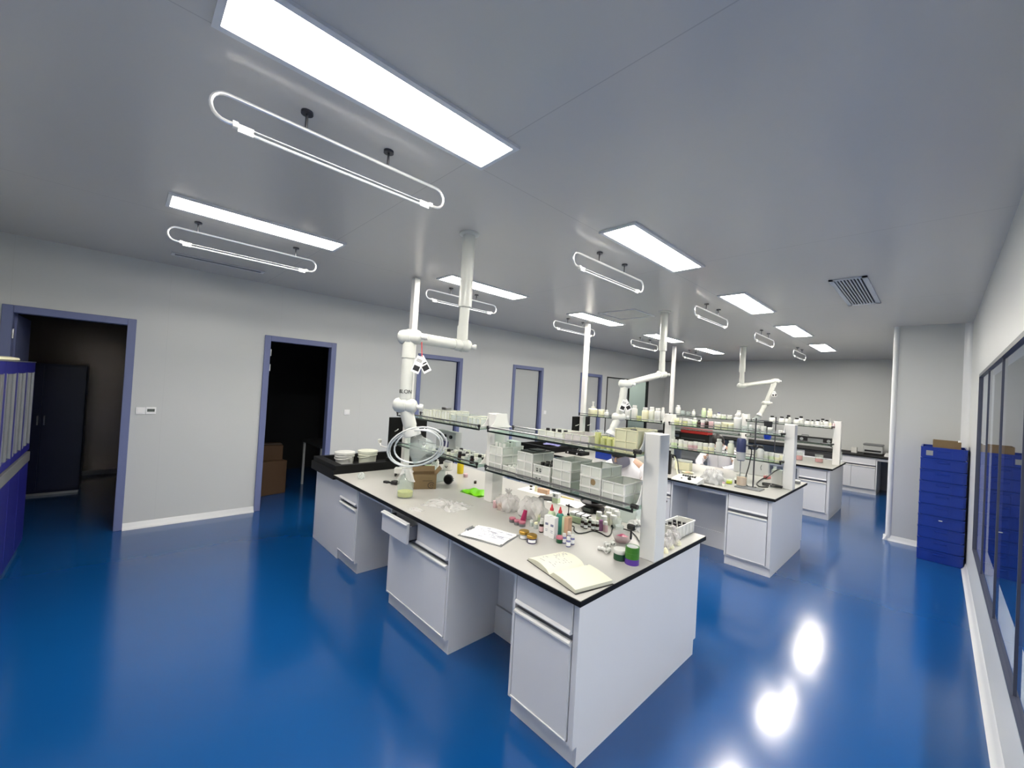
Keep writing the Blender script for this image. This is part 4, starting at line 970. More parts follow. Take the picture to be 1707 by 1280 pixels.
obj('spray_head', MB().lathe([(0, -0.01), (0.014, -0.005), (0.022, 0.01), (0.022, 0.03), (0.012, 0.036), (0, 0.036)], 16, o=(q[0] - 1.93, 0, q[2] - HB - 0.2)), M['white'], t, True)
# hose coil around the near arm hood
def torus_path(c, a, bx, turns, wob, n=28):
    u = Vector(a[0]); v = Vector(a[1]); p = []
    for k in range(int(n * turns) + 1):
        th = 2 * PI * k / n; e = 1 + wob * math.sin(th * 0.37 + 1)
        p.append(Vector(c) + u * math.cos(th) * bx[0] * e + v * math.sin(th) * bx[1] * e + u.cross(v) * (0.012 * math.sin(th * 0.61)))
    return p
hc = (3.875, 1.647, 1.391)
t = thing('hose_coil', 'coil of clear plastic hose hanging around the hood of the near extraction arm', 'hose', hc)
uu = Vector((0.66, 0.60, 0.34)).normalized(); vv = Vector((-0.05, -0.42, 0.9)); vv = (vv - uu * vv.dot(uu)).normalized()
obj('hose', MB().tube(torus_path((0, 0, 0), (uu, vv), (0.172, 0.116), 3.0, 0.13), 0.0055, 8), M['hosep'], t, True)
# cables on the near bench
t = thing('power_cable', 'black power cable winding over the nearest bench to the rack post', 'cable', (4.578, 2.702, 0.833))
base = Vector((4.578, 2.702, 0.833))
pts = [(4.358, 2.658, 0.833), (4.389, 2.659, 0.833), (4.436, 2.598, 0.833), (4.491, 2.574, 0.833), (4.513, 2.626, 0.833), (4.52, 2.7, 0.833), (4.571, 2.713, 0.833), (4.641, 2.694, 0.833), (4.63, 2.757, 0.833), (4.557, 2.909, 0.833), (4.612, 2.924, 0.833), (4.676, 2.931, 0.833), (4.768, 2.859, 0.833), (4.854, 2.759, 0.833)]
def smooth(pts, n=5):
    P = [Vector(p) for p in pts]; out = []
    for i in range(len(P) - 1):
        p0, p1, p2, p3 = P[max(i - 1, 0)], P[i], P[i + 1], P[min(i + 2, len(P) - 1)]
        for k in range(n):
            s = k / n
            out.append(0.5 * ((2 * p1) + (p2 - p0) * s + (2 * p0 - 5 * p1 + 4 * p2 - p3) * s * s + (3 * p1 - p0 - 3 * p2 + p3) * s ** 3))
    return out + [P[-1]]
obj('cord', MB().tube([p - base + Vector((0, 0, 0.005)) for p in smooth(pts)], 0.0042, 8), M['blackplastic'], t, True)
obj('inline_switch', MB().box(-0.02, -0.012, 0, 0.02, 0.012, 0.02, 0.005, mtx=Matrix.Translation(Vector((4.557, 2.909, 0.833)) - base) @ Matrix.Rotation(0.6, 4, 'Z')), M['blackplastic'], t)
t = thing('cable_plug', 'black plug and thermometer bracket fixed to the left face of the end post', 'plug', (4.93, 2.50, 1.02))
obj('plug', MB().box(-0.03, -0.014, -0.02, 0.02, 0.014, 0.012, 0.006).cyl((-0.005, 0, -0.075), (-0.005, 0, -0.02), 0.006, 8), M['blackplastic'], t)
obj('bracket', MB().box(0.0, -0.004, -0.005, 0.026, 0.06, 0.005), M['steel'], t)
# translucent cups and lids beside the post at the back
container('cup', (4.577, 2.917, 0.833), 0.036, 0.065, 'clear cup with cream rim left of the white lidded bottles', body='clearp')
blob_bag((4.688, 2.992, 0.833), 0.055, 0.05, 0.075, 21, 'film', 'small crumpled clear bag with greenish film beside the end post', False)
tub((4.56, 3.131, 0.833), 0.14, 0.10, 0.13, 'clearp', 'tall clear plastic box under the right end of the lower glass shelf', 0.05)
# right of the post: basket with black caps, powder bags
p = (4.897, 3.192, 0.833)
t = thing('plastic_basket', 'white plastic basket of black capped tubes at the far right corner of the nearest bench', 'basket', p, 0.0)
a, c, h = 0.062, 0.15, 0.085
b = MB().box(-a, -c, 0, a, -c + 0.003, h).box(-a, c - 0.003, 0, a, c, h).box(-a, -c, 0, -a + 0.003, c, h).box(a - 0.003, -c, 0, a, c, h).box(-a, -c, 0, a, c, 0.004)
b.box(-a - 0.005, -c - 0.005, h - 0.008, a + 0.005, -c, h).box(-a - 0.005, c, h - 0.008, a + 0.005, c + 0.005, h).box(-a - 0.005, -c, h - 0.008, -a, c, h).box(a, -c, h - 0.008, a + 0.005, c, h)
for k in range(5): b.box(a, -c + 0.03 + k * 0.06, 0, a + 0.003, -c + 0.035 + k * 0.06, h)
for k in range(4): b.box(-a + 0.02 + k * 0.027, -c - 0.003, 0, -a + 0.024 + k * 0.027, -c, h)
obj('basket', b, M['white'], t)
for i in range(9):
    container('vial', (p[0] - 0.035 + 0.036 * (i % 3), p[1] - 0.115 + 0.075 * (i // 3), HB + 0.0045), 0.015, 0.078, 'black capped tube in the white basket, %s from left, %s row' % (ORD[i % 3], ('front', 'middle', 'back')[i // 3]), name='sample_tube', body='white', cap='blackplastic', group='black capped tubes in the basket')
for i, (q, s, l) in enumerate((((4.967, 2.975, 0.833), 1.0, 'bag of off white powder standing against the end post, right of the other'), ((4.98, 2.851, 0.833), 0.8, 'bag of off white powder nearest the end post'))):
    blob_bag(q, 0.042 * s, 0.05 * s, 0.105 * s, 30 + i, 'bagpink', l, True, 'powder_bag')
for i, q in enumerate(((5.006, 2.977, 0.833), (5.016, 2.769, 0.833), (5.006, 2.872, 0.833))):
    t = thing('powder_lump', 'cream lump of powder at the foot of the powder bags, %s from the right' % ORD[(0, 2, 1)[i]], 'lump', q, i * 1.1, 'cream powder lumps')
    obj('lump', cached('lump', lambda: MB().lathe([(0, 0), (0.019, 0), (0.017, 0.014), (0.008, 0.028), (0, 0.034)], 9), M['cream']), M['cream'], t, True)

# ---------------------------------------------------------------- stacked frosted crates on the nearest bench's rack
def crate_mesh(w, d, h, ribs=(2, 3)):
    a, c = w / 2, d / 2; e = 0.0025
    b = MB().box(-a, -c, 0, a, -c + e, h).box(-a, c - e, 0, a, c, h).box(-a, -c + e, 0, -a + e, c - e, h).box(a - e, -c + e, 0, a, c - e, h).box(-a + e, -c + e, 0, a - e, c - e, 0.003)
    return b
def crate_ribs(w, d, h, ribs=(2, 3)):
    a, c = w / 2, d / 2; b = MB(); q = 0.004
    for z0, z1 in ((h - 0.006, h), (0.0, 0.004)):
        b.box(-a - q, -c - q, z0, a + q, -c, z1).box(-a - q, c, z0, a + q, c + q, z1).box(-a - q, -c, z0, -a, c, z1).box(a, -c, z0, a + q, c, z1)
    for i in range(ribs[0] + 2):
        x = -a + (i) * w / (ribs[0] + 1); x = min(max(x, -a + 0.002), a - 0.002)
        for s in (-1, 1): b.box(x - 0.002, s * c - (q if s < 0 else 0), 0, x + 0.002, s * c + (q if s > 0 else 0), h)
    for i in range(ribs[1] + 2):
        y = -c + i * d / (ribs[1] + 1); y = min(max(y, -c + 0.002), c - 0.002)
        for s in (-1, 1): b.box(s * a - (q if s < 0 else 0), y - 0.002, 0, s * a + (q if s > 0 else 0), y + 0.002, h)
    return b
def crate(x, y, z, w, d, h, label, m='crate', ribs=(1, 1), group='frosted stacking crates'):
    t = thing('stacking_crate', label, 'crate', (x, y, z), 0, group)
    key = ('crate', w, d, h, ribs)
    obj('wall_shell', cached(key + ('s',), lambda: crate_mesh(w, d, h), M[m], False), M[m], t)
    obj('rim_and_ribs', cached(key + ('r',), lambda: crate_ribs(w, d, h, ribs), M['post'] if m == 'crate' else M['cream'], False), None, t)
    return t
CW, CD, CH = 0.155, 0.235, 0.067
gy = 2.476
def stack(x, n, word, yoff=0.0, m='crate', z0=LZ0 if False else 1.1255):
    LV = {1: ['only'], 2: ['bottom', 'top'], 3: ['bottom', 'middle', 'top']}[n]
    out = []
    for k in range(n):
        out.append(crate(x, gy + CD / 2 + 0.005 + yoff, z0 + k * (CH + 0.001), CW, CD, CH, 'frosted white crate on the lower shelf, %s of the %s' % (LV[k], word), m))
    return out, z0 + n * (CH + 0.001)
_, zA = stack(3.70, 3, 'stack nearest the middle post')
_, zB = stack(4.035, 3, 'second stack from the middle post')
crate(3.868, gy + 0.075, 1.1255, 0.15, 0.13, CH, 'small frosted crate of white caps alone between two stacks')
stC, zC = stack(4.207, 2, 'third stack, with black print')
_, zD = stack(4.39, 3, 'fourth stack from the middle post')
st, zE = stack(4.63, 3, 'brown stained fifth stack', -0.0)
_, zF = stack(4.80, 2, 'low stack beside the end post')
obj('stain', MB().lathe([(0, 0), (0.02, 0), (0.012, 0.0006), (0, 0.001)], 14, mtx=Matrix.Translation((0.02, -CD / 2 - 0.0005, 0.036)) @ Matrix.Rotation(PI / 2, 4, 'X')), M['card'], st[1])
# printed marks on the third stack's front
for k in range(2):
    b = MB()
    for i in range(2):
        x = -0.05 + i * 0.032
        b.box(x, -CD / 2 - 0.0052, 0.022, x + 0.018, -CD / 2 - 0.0046, 0.028).box(x + 0.004, -CD / 2 - 0.0052, 0.016, x + 0.014, -CD / 2 - 0.0046, 0.022).box(x, -CD / 2 - 0.0052, 0.034, x + 0.016, -CD / 2 - 0.0046, 0.042)
    obj('print', b, M['ink'], stC[1 - k])
# crate contents that show above the rims
rg = random.Random(8)
def caps(x, y, z, nx, ny, dx, dy, body, cap, label, r=0.016, h=0.05, kind='vial', jit=0.002):
    c = 0
    for j in range(ny):
        for i in range(nx):
            container(kind, (x + (i - (nx - 1) / 2) * dx + rg.uniform(-jit, jit), y + (j - (ny - 1) / 2) * dy, z), r, h, label % (ORD[i], ORD[j]), body=body, cap=cap, group=(label % ('', '')).split(',')[0][:40]); c += 1
ycr = gy + CD / 2 + 0.005
caps(3.70, ycr - 0.03, zA - CH + 0.003, 3, 2, 0.046, 0.07, 'white', 'white', 'white capped bottle in the crate by the middle post, %s from left, %s row', 0.019, 0.088)
t = thing('carton', 'small white carton with a black square lying in the top crate by the middle post', 'box', (3.705, ycr + 0.075, zA - CH + 0.003))
b2 = obj('box_body', MB().box(-0.06, -0.03, 0, 0.06, 0.03, 0.1, 0.002), M['paper'], t)
obj('square_mark', MB().box(-0.02, -0.0315, 0.07, 0.0, -0.03, 0.09), M['ink'], b2)
t = thing('black_tray', 'flat black tray resting on the second crate stack from the middle post', 'tray', (4.035, ycr, zB + 0.0005))
obj('tray', MB().box(-0.07, -0.1, 0, 0.07, 0.1, 0.008, 0.002).box(-0.04, -0.05, 0.008, 0.05, 0.06, 0.016, 0.003), M['blackplastic'], t)
caps(4.207, ycr, zC - CH + 0.003, 3, 3, 0.045, 0.06, 'vialglass', 'blackplastic', 'black capped vial in the printed crate, %s from left, %s row', 0.019, 0.076)
caps(3.868, gy + 0.075, 1.1290, 3, 2, 0.042, 0.05, 'white', 'white', 'white capped vial in the small lone crate, %s from left, %s row', 0.016, 0.064)
# upper shelf, right half
def xs_tub(x0, x1, y0, d, h, label, m='crate', z=1.4455, contents=None):
    t = thing('clear_tray', label, 'tray', ((x0 + x1) / 2, y0 + d / 2, z))
    w = x1 - x0
    obj('wall_shell', crate_mesh(w, d, h), M[m], t); obj('rim_and_ribs', crate_ribs(w, d, h, (2, 2)), M['offwhite'], t)
    return t
x0, x1 = 4.15, 4.385
xs_tub(x0, x1, 2.483, 0.23, 0.07, 'white frosted rack tray, leftmost on the upper shelf right of the middle post')
for i in range(4):
    container('vial', (x0 + 0.035 + 0.055 * i, 2.55, 1.4490), 0.018, 0.078, 'black capped vial in the leftmost upper tray, %s from the left' % ORD[i], body='white', cap='blackplastic', group='black capped vials in the upper tray')
xs_tub(4.395, 4.60, 2.483, 0.23, 0.075, 'cloudy tray of film wrapped tubes, second tray right of the middle post', 'bagpink')
for i in range(8):
    container('cup', (4.632 + 0.045 * (i % 4), 2.535 + 0.085 * (i // 4), 1.4455), 0.0205, 0.07 if i else 0.1, 'pale yellow plastic cup on the upper shelf, %s from the left in the %s row' % (ORD[i % 4], ('front', 'back')[i // 4]), body='yellowcup', group='pale yellow cups')
t = crate(4.858, 2.62, 1.4455, 0.15, 0.24, 0.145, 'tall yellowish frosted crate at the right end of the upper shelf beside the end post', 'crateyellow', (1, 1), None)
obj('mid_rib', MB().box(-0.079, -0.124, 0.07, 0.079, -0.12, 0.074), M['cream'], t)
container('vial', (4.85, 2.60, 1.449), 0.025, 0.14, 'grey bottle with black cap seen through the tall yellowish crate', body='grey', cap='blackplastic')
container('vial', (4.90, 2.66, 1.449), 0.022, 0.10, 'short grey bottle seen through the tall yellowish crate', body='grey', cap='white')
# upper shelf, left half
x = 2.42
for k, (a, c, hh, l) in enumerate(((2.55, 2.72, 0.10, 'first'), (2.73, 2.87, 0.105, 'second'), (2.88, 3.02, 0.11, 'third'))):
    xs_tub(a, c, 2.49, 0.22, hh, 'frosted box of small tubes, %s from the left on the upper left shelf' % l, 'crate')
xs_tub(3.04, 3.30, 2.49, 0.22, 0.09, 'long clear box of small vials on the upper shelf left of the middle post', 'clearp')
xs_tub(3.31, 3.47, 2.49, 0.2, 0.085, 'short clear box beside the middle post bracket on the upper shelf', 'clearp')
for i in range(10):
    container('vial', (3.06 + 0.047 * (i % 5) , 2.54 + 0.08 * (i // 5), 1.449), 0.015, 0.055, 'tiny clear vial in the long clear box, %s from left, %s row' % (ORD[i % 5], ('front', 'back')[i // 5]), body='vialglass', cap='grey', group='vials in the long clear box')
t = thing('small_device', 'small dark grey box lying on top of the first frosted box of the upper shelf', 'device', (2.80, 2.6, 1.5515))
obj('case', MB().box(-0.045, -0.03, 0, 0.045, 0.03, 0.03, 0.004), M['grey'], t); obj('display', MB().box(-0.03, -0.031, 0.008, 0.03, -0.0295, 0.024), M['ink'], t)
# lower shelf, left half: a crowd of small vials
k = 0
rg = random.Random(12)
for row, yy in (('front', 2.52), ('middle', 2.59), ('back', 2.67)):
    for i in range(15):
        if row == 'back' and i < 6: continue
        xx = 2.56 + i * 0.061 + rg.uniform(-0.006, 0.006) + (0.02 if row == 'middle' else 0)
        cp = rg.choice(['white', 'white', 'blackplastic', 'offwhite']); bd = rg.choice(['vialglass', 'clearp', 'offwhite'])
        if row == 'front' and i in (10, 13): cp, bd = 'blackplastic', 'amber'
        container('vial', (xx, yy + rg.uniform(-0.006, 0.006), 1.1255), 0.0205, rg.choice([0.06, 0.068, 0.075]), 'small %s capped vial on the lower left shelf, %s from left, %s row' % ({'white': 'white', 'blackplastic': 'black', 'offwhite': 'milky'}[cp], ORD[i], row), body=bd, cap=cp, group='small vials on the lower left shelf')
        k += 1
t = thing('socket_box', 'white device with black knobs at the back of the lower left glass shelf', 'device', (2.72, 2.705, 1.1255))
obj('case', MB().box(-0.17, -0.04, 0, 0.17, 0.04, 0.21, 0.005), M['lightgrey'], t)
for i in range(3): obj('knob', MB().cyl((-0.10 + 0.1 * i, -0.04, 0.16), (-0.10 + 0.1 * i, -0.055, 0.16), 0.018, 12), M['blackplastic'], t, True)
obj('dark_panel', MB().box(-0.06, -0.0415, 0.03, 0.06, -0.04, 0.11), M['screen'], t)

# upper shelf, second bench
container('pump', (2.269, 5.845, 1.4455), 0.0751, 0.2356, 'cream pump bottle with white pump head beside the service column, upper shelf, second bench', body='cream', cap='white', group='bottles on the second bench rack', rz=2.4)
container('jar', (2.431, 5.845, 1.4455), 0.0477, 0.1157, 'squat cream jar right of the pump bottle, upper shelf, second bench', body='cream', cap='cream', group='bottles on the second bench rack')
container('bottle', (2.532, 5.845, 1.4455), 0.0343, 0.1144, 'small white capped bottle right of the squat cream jar, upper shelf, second bench', body='white', cap='white', group='bottles on the second bench rack')
container('jug', (2.905, 5.845, 1.4455), 0.0411, 0.1919, 'tall white bottle left of the round capped bottle, upper shelf, second bench', body='white', cap='white', group='bottles on the second bench rack')
container('jug', (3.016, 5.845, 1.4455), 0.0446, 0.2254, 'tallest white bottle, right of the hanging arm, upper shelf, second bench', body='white', cap='white', group='bottles on the second bench rack')
container('jar', (3.094, 5.845, 1.4455), 0.0322, 0.0715, 'small yellow jar right of the tallest white bottle, upper shelf, second bench', body='yellowcup', cap='yellowcup', group='bottles on the second bench rack')
container('jug', (3.191, 5.845, 1.4455), 0.0477, 0.2031, 'cream tinted plastic jug, upper shelf, second bench', body='cream', cap='white', group='bottles on the second bench rack')
container('jug', (3.295, 5.845, 1.4455), 0.0432, 0.2180, 'milky plastic jug right of the cream tinted one, upper shelf, second bench', body='offwhite', cap='white', group='bottles on the second bench rack')
container('jug', (3.387, 5.845, 1.4455), 0.0466, 0.2069, 'wide white jug, third from the middle post, upper shelf, second bench', body='white', cap='white', group='bottles on the second bench rack')
container('jug', (3.459, 5.845, 1.4455), 0.0245, 0.2222, 'white jug, second from the middle post, upper shelf, second bench', body='white', cap='white', group='bottles on the second bench rack')
# upper shelf, second bench
container('jar', (3.668, 5.845, 1.4455), 0.0337, 0.0915, 'yellowish jar just right of the middle post, upper shelf, second bench', body='yellowcup', cap='cream', group='bottles on the second bench rack')
container('jar', (3.718, 5.845, 1.4455), 0.0158, 0.0992, 'cream jar with white lid, second right of the middle post, upper shelf, second bench', body='cream', cap='white', group='bottles on the second bench rack')
container('jar', (3.784, 5.845, 1.4455), 0.0332, 0.0984, 'yellowish jar with white lid, third right of the middle post, upper shelf, second bench', body='yellowcup', cap='white', group='bottles on the second bench rack')
container('jar', (3.850, 5.845, 1.4455), 0.0310, 0.0894, 'milky jar, fourth right of the middle post, upper shelf, second bench', body='offwhite', cap='white', group='bottles on the second bench rack')
container('bottle', (3.914, 5.845, 1.4455), 0.0321, 0.1128, 'pale green bottle with white cap, upper shelf, second bench', body='palegreen', cap='white', group='bottles on the second bench rack')
container('bottle', (3.969, 5.845, 1.4455), 0.0221, 0.0960, 'dark bottle left of the pink bottle, upper shelf, second bench', body='amber', cap='blackplastic', group='bottles on the second bench rack')
container('jar', (4.016, 5.845, 1.4455), 0.0236, 0.0954, 'pale pink jar between two dark bottles, upper shelf, second bench', body='palepink', cap='white', group='bottles on the second bench rack')
container('bottle', (4.069, 5.845, 1.4455), 0.0249, 0.1105, 'dark red bottle with white cap, upper shelf, second bench', body='amber', cap='white', group='bottles on the second bench rack')
container('jar', (4.122, 5.845, 1.4455), 0.0271, 0.0862, 'pink jar right of the dark red bottle, upper shelf, second bench', body='palepink', cap='palepink', group='bottles on the second bench rack')
container('jar', (4.204, 5.845, 1.4455), 0.0349, 0.0853, 'cream jar left of the cream boxes, upper shelf, second bench', body='cream', cap='white', group='bottles on the second bench rack')
container('jar', (4.291, 5.845, 1.4455), 0.0379, 0.0919, 'cream square looking jar left of the tall white jug, upper shelf, second bench', body='cream', cap='cream', group='bottles on the second bench rack')
container('jar', (4.362, 5.845, 1.4455), 0.0307, 0.0910, 'milky jar at the foot of the tall white jug, upper shelf, second bench', body='offwhite', cap='cream', group='bottles on the second bench rack')
container('jug', (4.439, 5.845, 1.4455), 0.0439, 0.2100, 'tall white jug, largest on this shelf, upper shelf, second bench', body='white', cap='white', group='bottles on the second bench rack')
container('beaker', (4.520, 5.845, 1.4455), 0.0267, 0.0667, 'clear beaker right of the tall white jug, upper shelf, second bench', body='glassware', cap='white', group='bottles on the second bench rack')
container('jar', (4.594, 5.845, 1.4455), 0.0264, 0.0880, 'clear jar with white lid, first of four in a spaced row, upper shelf, second bench', body='vialglass', cap='white', group='bottles on the second bench rack')
container('jar', (4.659, 5.845, 1.4455), 0.0262, 0.0872, 'clear jar with white lid, second of four in a spaced row, upper shelf, second bench', body='vialglass', cap='white', group='bottles on the second bench rack')
container('jar', (4.729, 5.845, 1.4455), 0.0259, 0.0863, 'white jar, third of four in a spaced row, upper shelf, second bench', body='white', cap='white', group='bottles on the second bench rack')
container('jar', (4.798, 5.845, 1.4455), 0.0288, 0.0783, 'clear jar with white lid, fourth of four in a spaced row, upper shelf, second bench', body='vialglass', cap='white', group='bottles on the second bench rack')
container('jar', (4.902, 5.845, 1.4455), 0.0189, 0.0561, 'white jar nearest the end post, upper shelf, second bench', body='white', cap='white', group='bottles on the second bench rack')
# lower shelf, second bench
container('jar', (3.645, 5.820, 1.1255), 0.0262, 0.1164, 'small white lidded jar left of the tall bottles, first from left, lower shelf, second bench', body='palegreen', cap='white', group="jars on the second bench's lower shelf")
container('jar', (3.687, 5.820, 1.1255), 0.0152, 0.1158, 'small white lidded jar left of the tall bottles, second from left, lower shelf, second bench', body='palegreen', cap='white', group="jars on the second bench's lower shelf")
container('jar', (3.754, 5.820, 1.1255), 0.0332, 0.1230, 'small white lidded jar left of the tall bottles, third from left, lower shelf, second bench', body='offwhite', cap='white', group="jars on the second bench's lower shelf")
container('jar', (3.820, 5.820, 1.1255), 0.0315, 0.1138, 'small white lidded jar left of the tall bottles, fourth from left, lower shelf, second bench', body='offwhite', cap='white', group="jars on the second bench's lower shelf")
container('jar', (3.885, 5.820, 1.1255), 0.0321, 0.1128, 'small white lidded jar left of the tall bottles, fifth from left, lower shelf, second bench', body='palepink', cap='white', group="jars on the second bench's lower shelf")
container('jar', (3.948, 5.820, 1.1255), 0.0304, 0.1199, 'small white lidded jar left of the tall bottles, sixth from left, lower shelf, second bench', body='palepink', cap='white', group="jars on the second bench's lower shelf")
container('jar', (4.010, 5.820, 1.1255), 0.0310, 0.1189, 'small white lidded jar left of the tall bottles, seventh from left, lower shelf, second bench', body='offwhite', cap='white', group="jars on the second bench's lower shelf")
container('jar', (4.080, 5.820, 1.1255), 0.0318, 0.1178, 'small white lidded jar left of the tall bottles, eighth from left, lower shelf, second bench', body='cream', cap='white', group="jars on the second bench's lower shelf")
container('jar', (4.155, 5.820, 1.1255), 0.0315, 0.1243, 'small white lidded jar left of the tall bottles, ninth from left, lower shelf, second bench', body='cream', cap='white', group="jars on the second bench's lower shelf")
# lower shelf, second bench
container('jug', (4.234, 5.845, 1.1255), 0.0382, 0.1928, 'tall white plastic bottle left of the mixer, lower shelf, second bench', body='white', cap='white', group="jars on the second bench's lower shelf")
container('jug', (4.377, 5.845, 1.1255), 0.0374, 0.1890, 'tall milky plastic bottle left of the mixer, lower shelf, second bench', body='offwhite', cap='white', group="jars on the second bench's lower shelf")
container('vial', (4.314, 5.845, 1.1255), 0.0110, 0.0763, 'black capped vial between the two tall plastic bottles, lower shelf, second bench', body='vialglass', cap='blackplastic', group="jars on the second bench's lower shelf")
container('jar', (4.488, 5.845, 1.1255), 0.0335, 0.1191, 'brownish jar left of the mixer motor, lower shelf, second bench', body='peach', cap='white', group="jars on the second bench's lower shelf")
container('bottle', (4.705, 5.845, 1.1255), 0.0389, 0.1730, 'large white bottle right of the mixer, lower shelf, second bench', body='white', cap='white', group="jars on the second bench's lower shelf")
container('jar', (4.653, 5.845, 1.1255), 0.0105, 0.1090, 'small white lidded jar right of the mixer, first from left, lower shelf, second bench', body='offwhite', cap='white', group="jars on the second bench's lower shelf")
container('jar', (4.768, 5.845, 1.1255), 0.0257, 0.1071, 'small white lidded jar right of the mixer, second from left, lower shelf, second bench', body='offwhite', cap='white', group="jars on the second bench's lower shelf")
container('jar', (4.824, 5.845, 1.1255), 0.0287, 0.1062, 'small white lidded jar right of the mixer, third from left, lower shelf, second bench', body='palegreen', cap='white', group="jars on the second bench's lower shelf")
container('jar', (4.879, 5.845, 1.1255), 0.0253, 0.0983, 'small white lidded jar right of the mixer, fourth from left, lower shelf, second bench', body='cream', cap='white', group="jars on the second bench's lower shelf")
container('jar', (4.921, 5.845, 1.1255), 0.0159, 0.0837, 'small white lidded jar right of the mixer, fifth from left, lower shelf, second bench', body='cream', cap='cream', group="jars on the second bench's lower shelf")
# upper shelf, third bench
container('jug', (2.202, 9.155, 1.4555), 0.0537, 0.2120, 'tall white bottle beside the service column, upper shelf, third bench', body='white', cap='white', group='bottles on the third bench rack')
container('beaker', (2.308, 9.155, 1.4555), 0.0414, 0.1051, 'clear beaker right of the tall white bottle, upper shelf, third bench', body='glassware', cap='white', group='bottles on the third bench rack')
container('beaker', (2.426, 9.155, 1.4555), 0.0410, 0.0911, 'second clear beaker right of the tall white bottle, upper shelf, third bench', body='glassware', cap='white', group='bottles on the third bench rack')
container('bottle', (2.542, 9.155, 1.4555), 0.0348, 0.1418, 'small white bottle in front of the far wall, upper shelf, third bench', body='white', cap='white', group='bottles on the third bench rack')
container('jug', (2.755, 9.155, 1.4555), 0.0456, 0.1899, 'pale green bottle with round cap, left of a pair, upper shelf, third bench', body='palegreen', cap='cream', group='bottles on the third bench rack')
container('jug', (2.876, 9.155, 1.4555), 0.0451, 0.1880, 'cream bottle with round cap, right of a pair, upper shelf, third bench', body='cream', cap='cream', group='bottles on the third bench rack')
container('jar', (2.960, 9.155, 1.4555), 0.0336, 0.0747, 'small white jar right of the round capped pair, upper shelf, third bench', body='white', cap='white', group='bottles on the third bench rack')
container('bottle', (3.054, 9.155, 1.4555), 0.0389, 0.1234, 'milky bottle with bluish cap, upper shelf, third bench', body='offwhite', cap='lavender', group='bottles on the third bench rack')
container('jar', (3.147, 9.155, 1.4555), 0.0441, 0.0857, 'pale green jar right of the bluish capped bottle, upper shelf, third bench', body='palegreen', cap='white', group='bottles on the third bench rack')
container('jar', (3.261, 9.155, 1.4555), 0.0436, 0.0849, 'milky jar in the middle of the shelf, upper shelf, third bench', body='offwhite', cap='white', group='bottles on the third bench rack')
container('jug', (3.427, 9.155, 1.4555), 0.0430, 0.1911, 'white bottle behind the tall white jug, upper shelf, third bench', body='white', cap='white', group='bottles on the third bench rack')
# upper shelf, third bench
container('bottle', (4.009, 9.150, 1.4555), 0.0509, 0.1358, 'white bottle with black cap in the front row, first from left, upper shelf, third bench', body='white', cap='blackplastic', group='black capped white bottles')
container('bottle', (4.164, 9.150, 1.4555), 0.0502, 0.1338, 'white bottle with black cap in the front row, second from left, upper shelf, third bench', body='white', cap='blackplastic', group='black capped white bottles')
container('bottle', (4.249, 9.150, 1.4555), 0.0340, 0.1328, 'white bottle with black cap in the front row, third from left, upper shelf, third bench', body='white', cap='blackplastic', group='black capped white bottles')
container('bottle', (4.397, 9.150, 1.4555), 0.0491, 0.1309, 'white bottle with black cap in the front row, fourth from left, upper shelf, third bench', body='white', cap='blackplastic', group='black capped white bottles')
container('bottle', (4.559, 9.150, 1.4555), 0.0435, 0.1181, 'white bottle with black cap in the front row, fifth from left, upper shelf, third bench', body='white', cap='blackplastic', group='black capped white bottles')
container('bottle', (4.629, 9.150, 1.4555), 0.0257, 0.1172, 'white bottle with black cap in the front row, sixth from left, upper shelf, third bench', body='white', cap='blackplastic', group='black capped white bottles')
container('bottle', (4.707, 9.150, 1.4555), 0.0428, 0.1269, 'white bottle with black cap in the front row, seventh from left, upper shelf, third bench', body='white', cap='blackplastic', group='black capped white bottles')
container('bottle', (4.767, 9.150, 1.4555), 0.0159, 0.1156, 'white bottle with black cap in the front row, eighth from left, upper shelf, third bench', body='white', cap='blackplastic', group='black capped white bottles')
container('bottle', (4.834, 9.150, 1.4555), 0.0376, 0.1357, 'white bottle with black cap in the front row, ninth from left, upper shelf, third bench', body='white', cap='blackplastic', group='black capped white bottles')
container('pump', (4.884, 9.150, 1.4555), 0.0168, 0.1662, 'cream pump bottle among the black capped bottles, upper shelf, third bench', body='cream', cap='white', group='black capped white bottles', rz=2.4)
container('bottle', (4.933, 9.150, 1.4555), 0.0232, 0.1137, 'pale pink bottle with black cap next to the end post, upper shelf, third bench', body='palepink', cap='blackplastic', group='black capped white bottles')
# upper shelf, third bench
container('bottle', (4.243, 9.265, 1.4555), 0.0453, 0.1678, 'taller white bottle with black cap, back row, first from left, upper shelf, third bench', body='white', cap='blackplastic', group='black capped white bottles')
container('bottle', (4.439, 9.265, 1.4555), 0.0445, 0.1647, 'taller white bottle with black cap, back row, second from left, upper shelf, third bench', body='white', cap='blackplastic', group='black capped white bottles')
container('bottle', (4.757, 9.265, 1.4555), 0.0383, 0.1489, 'taller white bottle with black cap, back row, third from left, upper shelf, third bench', body='white', cap='blackplastic', group='black capped white bottles')

